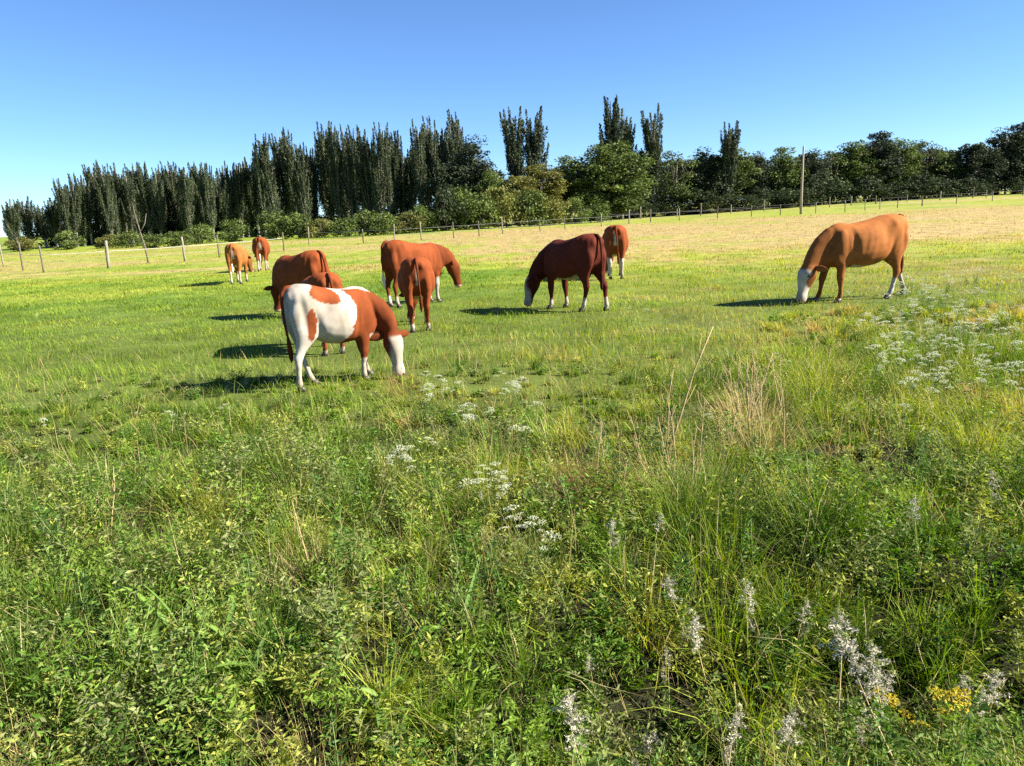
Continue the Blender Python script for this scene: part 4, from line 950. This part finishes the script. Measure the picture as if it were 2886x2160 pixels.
# white umbel flowers
UMS = [umbel_mesh(420 + i, rad=0.045 + 0.012 * i) for i in range(3)]
UMB = [(-0.85, 7.58, 0.5, 'in the meadow below the white cow'), (-0.9, 7.41, 0.5, 'in the meadow below the white cow'), (-0.79, 7.76, 0.5, 'in the meadow below the white cow'), (-0.41, 6.32, 0.5, 'in the meadow below the white cow'), (-0.52, 7.71, 0.5, 'in the meadow below the white cow'), (-0.04, 7.43, 0.5, 'in the meadow below the white cow'), (-0.09, 7.18, 0.5, 'in the meadow below the white cow'), (0.05, 7.51, 0.5, 'in the meadow below the white cow'), (-0.8, 5.3, 0.5, 'in the meadow below the white cow'), (-0.87, 5.41, 0.5, 'in the meadow below the white cow'), (-0.79, 5.5, 0.5, 'in the meadow below the white cow'), (-0.28, 4.8, 0.5, 'in the meadow below the white cow'), (-0.14, 4.7, 0.5, 'in the meadow below the white cow'), (0.06, 5.93, 0.5, 'in the meadow below the white cow'), (0.01, 6.0, 0.5, 'in the meadow below the white cow'), (0.16, 6.65, 0.5, 'in the meadow below the white cow'), (4.99, 10.28, 0.51, 'beside the grazing cow on the right'), (4.54, 7.59, 0.38, 'beside the grazing cow on the right'), (5.7, 10.06, 0.39, 'beside the grazing cow on the right'), (7.4, 12.91, 0.59, 'beside the grazing cow on the right'), (7.79, 11.44, 0.42, 'beside the grazing cow on the right'), (5.29, 8.12, 0.4, 'beside the grazing cow on the right'), (7.6, 12.09, 0.42, 'beside the grazing cow on the right'), (4.28, 8.44, 0.43, 'beside the grazing cow on the right'), (5.52, 10.64, 0.47, 'beside the grazing cow on the right'), (4.36, 7.32, 0.56, 'beside the grazing cow on the right'), (7.65, 11.2, 0.46, 'beside the grazing cow on the right'), (8.11, 15.11, 0.58, 'beside the grazing cow on the right'), (6.36, 10.19, 0.38, 'beside the grazing cow on the right'), (5.76, 9.8, 0.58, 'beside the grazing cow on the right'), (6.39, 12.6, 0.51, 'beside the grazing cow on the right'), (7.57, 13.72, 0.6, 'beside the grazing cow on the right'), (4.71, 9.44, 0.46, 'beside the grazing cow on the right'), (5.03, 9.2, 0.43, 'beside the grazing cow on the right'), (6.1, 9.88, 0.38, 'beside the grazing cow on the right'), (4.77, 8.97, 0.58, 'beside the grazing cow on the right'), (4.36, 8.08, 0.53, 'beside the grazing cow on the right'), (5.16, 10.11, 0.56, 'beside the grazing cow on the right'), (6.42, 12.31, 0.37, 'beside the grazing cow on the right'), (4.83, 8.76, 0.52, 'beside the grazing cow on the right'), (5.52, 10.91, 0.56, 'beside the grazing cow on the right'), (5.54, 10.1, 0.51, 'beside the grazing cow on the right'), (4.45, 7.94, 0.42, 'beside the grazing cow on the right'), (5.46, 9.98, 0.51, 'beside the grazing cow on the right'), (3.77, 6.68, 0.46, 'beside the grazing cow on the right'), (5.73, 10.93, 0.56, 'beside the grazing cow on the right'), (5.74, 8.97, 0.45, 'beside the grazing cow on the right'), (6.05, 13.6, 0.51, 'beside the grazing cow on the right'), (8.67, 15.05, 0.5, 'beside the grazing cow on the right'), (4.48, 8.33, 0.36, 'beside the grazing cow on the right'), (4.66, 8.96, 0.59, 'beside the grazing cow on the right'), (3.64, 7.51, 0.5, 'beside the grazing cow on the right'), (4.97, 9.47, 0.59, 'beside the grazing cow on the right'), (9.77, 15.16, 0.49, 'beside the grazing cow on the right'), (7.31, 13.42, 0.59, 'beside the grazing cow on the right'), (5.24, 8.76, 0.47, 'beside the grazing cow on the right'), (6.33, 10.51, 0.5, 'beside the grazing cow on the right'), (3.81, 7.87, 0.58, 'beside the grazing cow on the right'), (4.36, 8.56, 0.46, 'beside the grazing cow on the right'), (6.07, 10.58, 0.5, 'beside the grazing cow on the right'), (5.97, 10.79, 0.59, 'beside the grazing cow on the right'), (3.96, 7.69, 0.51, 'beside the grazing cow on the right'), (5.93, 11.6, 0.47, 'beside the grazing cow on the right'), (5.11, 9.84, 0.42, 'beside the grazing cow on the right'), (6.53, 9.58, 0.48, 'beside the grazing cow on the right'), (9.82, 15.07, 0.43, 'beside the grazing cow on the right'), (5.05, 9.98, 0.44, 'beside the grazing cow on the right'), (4.03, 7.78, 0.46, 'beside the grazing cow on the right'), (6.44, 9.33, 0.5, 'beside the grazing cow on the right'), (5.6, 11.16, 0.47, 'beside the grazing cow on the right'), (8.02, 15.52, 0.43, 'beside the grazing cow on the right'), (7.34, 10.75, 0.58, 'beside the grazing cow on the right'), (6.59, 10.74, 0.48, 'beside the grazing cow on the right'), (3.96, 8.03, 0.55, 'beside the grazing cow on the right'), (2.29, 12.9, 0.45, 'scattered in the open meadow'), (2.1, 13.25, 0.45, 'scattered in the open meadow'), (1.64, 6.06, 0.45, 'scattered in the open meadow'), (3.22, 6.07, 0.45, 'scattered in the open meadow'), (3.03, 8.05, 0.45, 'scattered in the open meadow'), (3.09, 8.52, 0.45, 'scattered in the open meadow'), (-5.06, 26.71, 0.45, 'scattered in the open meadow'), (-10.78, 17.29, 0.45, 'scattered in the open meadow'), (9.16, 14.29, 0.45, 'scattered in the open meadow'), (9.41, 15.04, 0.45, 'scattered in the open meadow'), (-2.77, 7.23, 0.45, 'scattered in the open meadow'), (-3.35, 7.01, 0.45, 'scattered in the open meadow'), (-4.47, 7.04, 0.45, 'scattered in the open meadow'), (4.06, 7.1, 0.45, 'beside the grazing cow on the right'), (5.3, 8.93, 0.67, 'beside the grazing cow on the right'), (4.73, 9.75, 0.7, 'beside the grazing cow on the right'), (5.01, 9.38, 0.77, 'beside the grazing cow on the right'), (4.79, 7.95, 0.49, 'beside the grazing cow on the right'), (5.79, 10.92, 0.48, 'beside the grazing cow on the right'), (4.12, 7.38, 0.52, 'beside the grazing cow on the right'), (6.29, 9.78, 0.62, 'beside the grazing cow on the right'), (4.24, 6.73, 0.52, 'beside the grazing cow on the right'), (8.18, 15.24, 0.48, 'beside the grazing cow on the right'), (6.19, 10.21, 0.67, 'beside the grazing cow on the right'), (4.63, 9.07, 0.79, 'beside the grazing cow on the right'), (6.82, 14.23, 0.54, 'beside the grazing cow on the right'), (5.06, 7.53, 0.78, 'beside the grazing cow on the right'), (5.8, 10.81, 0.69, 'beside the grazing cow on the right'), (6.29, 10.56, 0.75, 'beside the grazing cow on the right'), (3.78, 6.58, 0.65, 'beside the grazing cow on the right'), (5.62, 10.82, 0.52, 'beside the grazing cow on the right'), (4.75, 8.32, 0.49, 'beside the grazing cow on the right'), (4.81, 7.09, 0.62, 'beside the grazing cow on the right'), (5.45, 8.87, 0.53, 'beside the grazing cow on the right'), (4.29, 6.77, 0.58, 'beside the grazing cow on the right'), (6.37, 10.09, 0.47, 'beside the grazing cow on the right'), (7.05, 11.67, 0.59, 'beside the grazing cow on the right'), (7.79, 12.58, 0.65, 'beside the grazing cow on the right'), (4.54, 8.06, 0.47, 'beside the grazing cow on the right'), (6.24, 11.15, 0.76, 'beside the grazing cow on the right'), (4.13, 7.83, 0.62, 'beside the grazing cow on the right'), (7.07, 12.76, 0.67, 'beside the grazing cow on the right'), (8.77, 16.83, 0.51, 'beside the grazing cow on the right'), (7.0, 12.8, 0.62, 'beside the grazing cow on the right'), (8.13, 14.11, 0.8, 'beside the grazing cow on the right'), (5.31, 8.76, 0.77, 'beside the grazing cow on the right'), (6.14, 12.39, 0.7, 'beside the grazing cow on the right'), (5.76, 8.87, 0.62, 'beside the grazing cow on the right'), (6.22, 9.76, 0.76, 'beside the grazing cow on the right'), (5.19, 9.2, 0.76, 'beside the grazing cow on the right'), (4.32, 8.89, 0.59, 'beside the grazing cow on the right'), (6.45, 12.12, 0.47, 'beside the grazing cow on the right'), (7.76, 14.84, 0.72, 'beside the grazing cow on the right'), (3.92, 6.93, 0.66, 'beside the grazing cow on the right'), (6.34, 11.23, 0.53, 'beside the grazing cow on the right'), (3.8, 6.53, 0.58, 'beside the grazing cow on the right'), (5.78, 9.91, 0.67, 'beside the grazing cow on the right'), (6.34, 11.72, 0.6, 'beside the grazing cow on the right'), (4.73, 7.12, 0.47, 'beside the grazing cow on the right'), (7.34, 12.97, 0.47, 'beside the grazing cow on the right'), (3.51, 6.49, 0.73, 'beside the grazing cow on the right'), (6.94, 10.4, 0.66, 'beside the grazing cow on the right'), (5.17, 9.39, 0.52, 'beside the grazing cow on the right'), (4.6, 8.95, 0.6, 'beside the grazing cow on the right'), (6.53, 12.71, 0.64, 'beside the grazing cow on the right'), (7.79, 14.89, 0.67, 'beside the grazing cow on the right'), (4.06, 7.71, 0.76, 'beside the grazing cow on the right'), (6.02, 9.65, 0.46, 'beside the grazing cow on the right'), (5.64, 10.57, 0.74, 'beside the grazing cow on the right'), (6.46, 10.44, 0.64, 'beside the grazing cow on the right'), (8.63, 14.93, 0.5, 'beside the grazing cow on the right'), (3.83, 6.55, 0.68, 'beside the grazing cow on the right'), (8.0, 13.6, 0.69, 'beside the grazing cow on the right'), (5.54, 9.91, 0.51, 'beside the grazing cow on the right'), (9.46, 15.35, 0.69, 'beside the grazing cow on the right'), (7.95, 12.48, 0.61, 'beside the grazing cow on the right'), (4.52, 7.34, 0.57, 'beside the grazing cow on the right'), (8.06, 15.21, 0.52, 'beside the grazing cow on the right'), (7.7, 12.59, 0.52, 'beside the grazing cow on the right'), (7.28, 12.12, 0.69, 'beside the grazing cow on the right'), (4.85, 7.64, 0.7, 'beside the grazing cow on the right'), (6.04, 9.6, 0.61, 'beside the grazing cow on the right'), (4.42, 6.88, 0.79, 'beside the grazing cow on the right'), (3.7, 7.53, 0.79, 'beside the grazing cow on the right'), (4.57, 9.64, 0.68, 'beside the grazing cow on the right'), (4.52, 6.82, 0.65, 'beside the grazing cow on the right'), (7.74, 14.18, 0.55, 'beside the grazing cow on the right'), (4.66, 9.81, 0.79, 'beside the grazing cow on the right'), (4.73, 9.0, 0.52, 'beside the grazing cow on the right'), (4.16, 7.24, 0.73, 'beside the grazing cow on the right'), (4.23, 6.33, 0.59, 'beside the grazing cow on the right'), (3.99, 7.41, 0.67, 'beside the grazing cow on the right'), (6.76, 12.21, 0.66, 'beside the grazing cow on the right'), (7.16, 11.17, 0.47, 'beside the grazing cow on the right'), (6.11, 10.84, 0.46, 'beside the grazing cow on the right'), (6.71, 11.34, 0.51, 'beside the grazing cow on the right'), (5.21, 8.29, 0.56, 'beside the grazing cow on the right'), (4.78, 7.47, 0.52, 'beside the grazing cow on the right'), (4.68, 8.16, 0.58, 'beside the grazing cow on the right'), (4.74, 8.03, 0.7, 'beside the grazing cow on the right'), (5.78, 8.47, 0.75, 'beside the grazing cow on the right'), (6.27, 11.86, 0.63, 'beside the grazing cow on the right'), (4.77, 8.43, 0.71, 'beside the grazing cow on the right'), (5.0, 8.85, 0.53, 'beside the grazing cow on the right'), (3.77, 6.94, 0.59, 'beside the grazing cow on the right'), (4.57, 6.81, 0.68, 'beside the grazing cow on the right'), (6.04, 10.06, 0.78, 'beside the grazing cow on the right'), (7.18, 14.07, 0.65, 'beside the grazing cow on the right'), (6.29, 12.2, 0.79, 'beside the grazing cow on the right'), (4.93, 8.73, 0.5, 'beside the grazing cow on the right'), (5.88, 9.3, 0.68, 'beside the grazing cow on the right'), (6.74, 11.7, 0.69, 'beside the grazing cow on the right'), (4.74, 8.07, 0.62, 'beside the grazing cow on the right'), (3.87, 7.97, 0.48, 'beside the grazing cow on the right'), (7.27, 13.32, 0.68, 'beside the grazing cow on the right'), (4.83, 8.83, 0.45, 'beside the grazing cow on the right'), (-0.82, 7.2, 0.55, 'in the meadow below the white cow'), (-0.56, 7.22, 0.55, 'in the meadow below the white cow'), (-0.93, 8.05, 0.55, 'in the meadow below the white cow'), (-0.82, 7.55, 0.55, 'in the meadow below the white cow'), (-0.75, 7.8, 0.55, 'in the meadow below the white cow'), (-0.5, 6.26, 0.55, 'in the meadow below the white cow'), (-0.41, 6.51, 0.55, 'in the meadow below the white cow'), (-0.41, 6.43, 0.55, 'in the meadow below the white cow'), (-0.27, 6.34, 0.55, 'in the meadow below the white cow'), (-0.44, 6.14, 0.55, 'in the meadow below the white cow'), (0.07, 7.47, 0.55, 'in the meadow below the white cow'), (-0.06, 7.91, 0.55, 'in the meadow below the white cow'), (0.08, 7.37, 0.55, 'in the meadow below the white cow'), (0.05, 7.67, 0.55, 'in the meadow below the white cow'), (0.02, 7.42, 0.55, 'in the meadow below the white cow'), (-0.87, 5.28, 0.55, 'in the meadow below the white cow'), (-0.79, 5.49, 0.55, 'in the meadow below the white cow'), (-0.76, 5.32, 0.55, 'in the meadow below the white cow'), (-0.76, 5.6, 0.55, 'in the meadow below the white cow'), (-0.84, 5.38, 0.55, 'in the meadow below the white cow'), (-0.17, 4.97, 0.55, 'in the meadow below the white cow'), (-0.2, 4.63, 0.55, 'in the meadow below the white cow'), (-0.19, 4.71, 0.55, 'in the meadow below the white cow'), (-0.19, 4.81, 0.55, 'in the meadow below the white cow'), (-0.06, 4.61, 0.55, 'in the meadow below the white cow'), (0.14, 3.81, 0.55, 'in the meadow below the white cow'), (0.08, 3.94, 0.55, 'in the meadow below the white cow'), (0.03, 3.85, 0.55, 'in the meadow below the white cow'), (0.03, 4.1, 0.55, 'in the meadow below the white cow'), (0.06, 3.98, 0.55, 'in the meadow below the white cow'), (9.75, 16.19, 0.55, 'beside the grazing cow on the right'), (10.26, 16.75, 0.55, 'beside the grazing cow on the right'), (8.83, 14.31, 0.55, 'beside the grazing cow on the right'), (8.09, 13.12, 0.55, 'beside the grazing cow on the right'), (10.17, 16.57, 0.55, 'beside the grazing cow on the right')]
for i, (x, y, s, where) in enumerate(UMB):
    side = ('left' if x / y < 0.52 else 'right') if 'cow on the right' in where else ('left' if x < -0.35 else 'right')
    dist = 'near' if y < (8.2 if 'cow on the right' in where else 7.0) else 'far'
    o = put('umbel_flower', 'white umbel flower %s, %s %s of its patch' % (where, dist, side), 'flower', 'white umbels ' + where, x, y, s * 1.2)
    j = i % 3
    link('stem', STEMS[j], o); link('flower_head', UMS[j], o, ENDS[j])
    link('flower_head', UMS[(j + 1) % 3], o, (ENDS[j][0] + 0.07, 0.05, 0.46), (0.2, 0.2, 0), (0.7,) * 3)
    link('flower_head', UMS[(j + 2) % 3], o, (ENDS[j][0] - 0.06, -0.05, 0.44), (-0.2, 0.1, 0), (0.7,) * 3)
    link('foliage', FOLS[(j + 1) % 4], o, (0, 0, 0), (0, 0, 0), (0.8, 0.8, 0.6))
# leafy weeds
for i in range(230):
    y = 1.75 + 4.2 * random.random() ** 1.5
    x = random.uniform(-1, 1) * (y * 0.72 + 0.3)
    o = put('leafy_weed', '%s weed %s of the verge, %s' % (('fresh green slim leaved', 'bright green bushy', 'dark green leafy', 'yellowish narrow')[i % 4], 'at the left' if x / y < -0.25 else 'in the middle' if x / y < 0.25 else 'at the right', 'close to the viewer' if y < 2.6 else 'set back in the grass'), 'weed', 'leafy weeds of the near verge', x, y, random.uniform(0.55, 1.05) if y > 2.3 else random.uniform(0.5, 0.8))
    link('stem', STEMS[i % 3], o, (0, 0, 0), (0, 0, 0), (1, 1, 0.9)); link('foliage', FOLS[i % 4], o)
# broad leaved docks
DLEAF = [big_leaf('leaf', 0.24, 0.05, (0.13, 0.21, 0.04), 0.35), big_leaf('leaf', 0.20, 0.04, (0.17, 0.25, 0.06), 0.55), big_leaf('leaf', 0.26, 0.034, (0.11, 0.19, 0.04), 0.2)]
DOCKS = [(-2.33, 3.21, 0.8), (-2.2, 3.35, 0.7), (-1.87, 2.91, 0.8), (-2.03, 3.5, 0.7), (-1.71, 3.02, 0.8), (-1.83, 3.39, 0.9), (-1.6, 3.07, 0.9), (-1.6, 3.22, 1.0), (-1.54, 3.25, 0.9), (-1.55, 3.49, 0.9), (-1.37, 3.2, 0.8), (-1.17, 2.97, 0.8), (-1.06, 3.72, 0.7), (-0.62, 2.81, 0.8), (0.19, 2.76, 0.8), (0.44, 2.68, 0.7)]
for i, (x, y, s) in enumerate(DOCKS):
    o = put('dock_plant', 'broad leaved dock plant, %s from the left in the near verge' % ORD[i], 'weed', 'broad leaved docks', x, y, s)
    link('stem', STEMS[i % 3], o, (0, 0, 0), (0, 0, 0), (1, 1, 0.5))
    for q in range(8): link('leaf', DLEAF[(i + q) % 3], o, (0, 0, 0.02 + 0.02 * q), (0, R(random.uniform(-45, 5)), 2.4 * q), (random.uniform(0.7, 1.1),) * 3)
# dry tufts
def tuft_mesh(seed, col, H=0.42, n=240, spread=0.14):
    r = np.random.default_rng(seed)
    az = r.uniform(0, 6.28, n); rad = spread * np.sqrt(r.uniform(0, 1, n))
    P = np.stack([np.cos(az) * rad, np.sin(az) * rad, np.full(n, -0.02)], 1)
    V, Lp, st, T, C = join([blades(P, H * r.uniform(0.5, 1.2, n), r.uniform(0.002, 0.0045, n), az + r.normal(0, 0.6, n), np.abs(r.normal(0.25, 0.22, n)), np.abs(r.normal(0.25, 0.3, n)), np.array(col) * r.uniform(0.6, 1.35, n)[:, None], None, 3)])
    return mesh_np('dry_tuft', V, Lp, st, T, C, M_GRASS)
TUFTS = {'straw': [tuft_mesh(500 + i, (0.46, 0.37, 0.17), n=130, spread=0.20) for i in range(2)], 'brown': [tuft_mesh(510 + i, (0.27, 0.165, 0.08), n=130, spread=0.18) for i in range(2)], 'lime': [tuft_mesh(520 + i, (0.20, 0.24, 0.05)) for i in range(2)], 'green': [tuft_mesh(530 + i, (0.065, 0.15, 0.022)) for i in range(2)]}
TU = [(0.55, 4.69, 0.9, 'brown'), (0.47, 4.87, 0.8, 'brown'), (0.68, 4.84, 0.8, 'brown'), (0.45, 5.13, 0.7, 'brown'), (0.64, 5.2, 0.7, 'brown'), (1.01, 4.72, 0.9, 'straw'), (1.06, 4.55, 0.8, 'brown'), (1.23, 4.85, 0.7, 'brown'), (1.97, 6.14, 0.9, 'straw'), (2.28, 6.83, 0.8, 'straw'), (1.86, 5.66, 0.8, 'straw'), (2.02, 6.56, 0.7, 'straw'), (2.16, 6.24, 0.8, 'lime'), (-2.63, 4.55, 1.0, 'straw'), (-2.68, 4.77, 0.9, 'straw'), (-1.08, 3.74, 1.0, 'straw'), (-1.18, 3.96, 0.9, 'straw'), (-1.05, 3.84, 0.8, 'straw'), (-1.32, 4.27, 0.7, 'straw'), (-1.25, 8.49, 0.8, 'brown'), (-1.34, 8.99, 0.7, 'brown'), (-1.92, 2.56, 1.0, 'straw'), (-2.04, 2.67, 1.0, 'straw'), (-1.83, 2.5, 1.0, 'lime'), (-1.89, 2.66, 0.9, 'straw'), (-0.83, 2.58, 0.8, 'straw'), (3.27, 7.77, 0.8, 'lime'), (3.76, 8.12, 0.7, 'lime'), (3.48, 8.69, 0.7, 'straw'), (4.96, 10.62, 0.6, 'straw'), (4.34, 9.68, 0.6, 'straw'), (3.99, 5.94, 0.8, 'brown'), (4.04, 6.21, 0.7, 'brown'), (4.36, 6.45, 0.7, 'straw'), (-0.24, 5.74, 0.7, 'brown'), (-0.26, 5.23, 0.7, 'brown'), (-2.01, 3.88, 0.8, 'straw'), (-1.95, 3.98, 0.8, 'straw'), (-0.06, 4.14, 0.7, 'straw'), (0.06, 3.89, 0.7, 'lime'), (2.96, 4.71, 0.9, 'green'), (2.89, 4.81, 0.8, 'green'), (3.19, 4.95, 0.8, 'green'), (1.32, 4.24, 0.8, 'green'), (1.18, 4.12, 0.8, 'green'), (0.89, 4.29, 0.7, 'green'), (-0.34, 2.84, 0.8, 'green'), (-1.1, 3.17, 0.8, 'green'), (-3.51, 6.89, 0.7, 'green'), (-3.89, 6.4, 0.8, 'lime'), (-3.4, 5.1, 0.9, 'lime'), (1.5, 3.1, 0.8, 'lime'), (1.86, 2.89, 0.8, 'lime'), (-2.38, 5.62, 0.8, 'lime'), (-2.11, 6.02, 0.7, 'straw'), (1.19, 7.03, 0.7, 'lime'), (-1.1, 4.74, 0.8, 'lime'), (2.06, 6.4, 1.3, 'straw'), (1.99, 6.0, 1.2, 'straw'), (2.14, 6.86, 1.2, 'straw'), (2.37, 6.98, 1.1, 'straw'), (1.84, 5.66, 1.1, 'straw'), (0.99, 4.8, 1.2, 'straw'), (1.07, 4.71, 1.1, 'straw'), (0.98, 5.06, 1.0, 'straw'), (1.14, 4.62, 1.0, 'straw'), (3.27, 7.56, 1.0, 'straw'), (3.92, 8.58, 0.9, 'straw'), (0.57, 4.85, 1.1, 'brown'), (0.61, 4.69, 1.1, 'brown'), (0.53, 5.03, 1.0, 'brown')]
names = {'straw': 'straw coloured tuft of dry grass', 'brown': 'russet brown tuft of dead stems', 'lime': 'yellow green grass tuft', 'green': 'bright green lush grass tuft'}
cnt = {}
TU.sort(key=lambda p: p[1])
for i, (x, y, s, kd) in enumerate(TU):
    q = cnt.get(kd, 0); cnt[kd] = q + 1
    o = link('grass_tuft', TUFTS[kd][i % 2], None, (x, y, tz(x, y)), (0, 0, random.uniform(0, 6)), (s * random.uniform(.9, 1.2), s, s * random.uniform(.6, .95)))
    tag(o, '%s, %s nearest the viewer of its kind' % (names[kd], ordinal(q)), 'grass tuft', kd + ' coloured grass tufts')
# tall dry stalks
TALL = [(-2.6, 4.55, 0.5), (-1.13, 3.85, 0.5), (-1.25, 8.49, 0.5), (0.53, 4.94, 0.5), (0.63, 5.11, 0.55), (0.6, 4.5, 0.45), (0.72, 5.01, 0.5), (0.92, 5.07, 0.6), (0.92, 4.91, 0.46), (1.11, 5.55, 1.15), (1.16, 5.65, 0.8), (1.19, 5.49, 0.53), (1.08, 4.97, 0.57), (1.0, 4.56, 0.4), (1.18, 5.23, 0.7), (1.05, 4.44, 0.57), (1.15, 4.8, 0.56), (1.25, 5.03, 0.75), (1.44, 5.14, 0.54), (2.02, 6.61, 0.57), (1.98, 6.42, 0.6), (1.97, 6.36, 0.68), (2.02, 6.41, 0.73), (2.08, 6.53, 0.68), (1.96, 6.15, 0.69), (1.93, 6.01, 0.75), (2.1, 6.51, 0.52), (2.24, 6.84, 0.7), (2.08, 6.35, 0.53), (1.97, 5.97, 0.41), (1.86, 5.55, 0.6), (2.42, 7.16, 0.58), (2.17, 6.38, 0.65), (1.97, 5.65, 0.62), (2.48, 6.79, 0.6), (2.35, 6.37, 0.71), (2.03, 5.49, 0.56), (3.23, 8.0, 0.5), (3.11, 7.39, 0.5)]
for i, (x, y, h) in enumerate(TALL):
    o = put('dry_stalk', 'tall thin dry stalk with a branching top, %s from the left' % ordinal(i), 'stalk', 'tall dry stalks', x, y, h)
    b = bmesh.new(); tube(b, [(0, 0, 0), (0.01, 0, 0.35), (0.0, 0.01, 0.7), (0.03, 0, 1.0)], [0.008, 0.007, 0.0055, 0.003], 5); link('stem', bm_mesh('stalk_stem', b, M_DRYSTEM), o)
    for q in range(5):
        b = bmesh.new(); z = 0.45 + 0.11 * q; aa = 2.4 * q
        tube(b, [(0, 0, z), (0.05 * math.cos(aa), 0.05 * math.sin(aa), z + 0.06), (0.08 * math.cos(aa), 0.08 * math.sin(aa), z + 0.15)], [0.0035, 0.003, 0.0015], 4); link('branch', bm_mesh('stalk_branch', b, M_DRYSTEM), o)
# yellow flowered weeds
YEL = [umbel_mesh(430 + i, rad=0.05, n=260, col=(0.52, 0.42, 0.06)) for i in range(2)]
for i, (x, y, s, lab) in enumerate([(1.63, 2.56, 1.0, 'weed with dense golden yellow flower heads at the lower right'), (1.48, 2.65, 0.9, 'smaller yellow flowering weed left of the dense golden one'), (1.51, 2.52, 0.7, 'lowest yellow flowering weed between plume weeds')]):
    o = put('yellow_weed', lab, 'weed', 'yellow flowering weeds', x, y, s)
    link('stem', STEMS[i % 3], o); link('foliage', FOLS[1], o)
    for q in range(4): link('flower_head', YEL[q % 2], o, (ENDS[i % 3][0] + 0.045 * math.cos(q * 1.7), 0.045 * math.sin(q * 1.7), 0.5 - 0.02 * q), (random.uniform(-.5, .5), random.uniform(-.5, .5), 0), (0.9 - 0.12 * q,) * 3)
# pinnate sprigs
PLEAF = big_leaf('leaflet', 0.075, 0.022, (0.10, 0.19, 0.04), 0.3)
for i, (x, y, s, lab) in enumerate([(0.46, 2.75, 0.8, 'bright green feathery sprig in the dark ditch'), (-0.3, 3.43, 0.9, 'pale green feathery sprig in the middle verge'), (0.82, 2.62, 0.8, 'feathery green sprig right of the pale plumes')]):
    o = put('fern_sprig', lab, 'weed', 'feathery green sprigs', x, y, s, 0.3)
    link('stem', STEMS[2], o)
    for q in range(9):
        for sd in (-1, 1): link('leaflet', PLEAF, o, (0.004 * q, 0.002 * q, 0.12 + 0.042 * q), (0, -0.3, sd * 1.2 + (math.pi if sd < 0 else 0) * 0 + 0.2), (1.25 - 0.1 * q,) * 3)
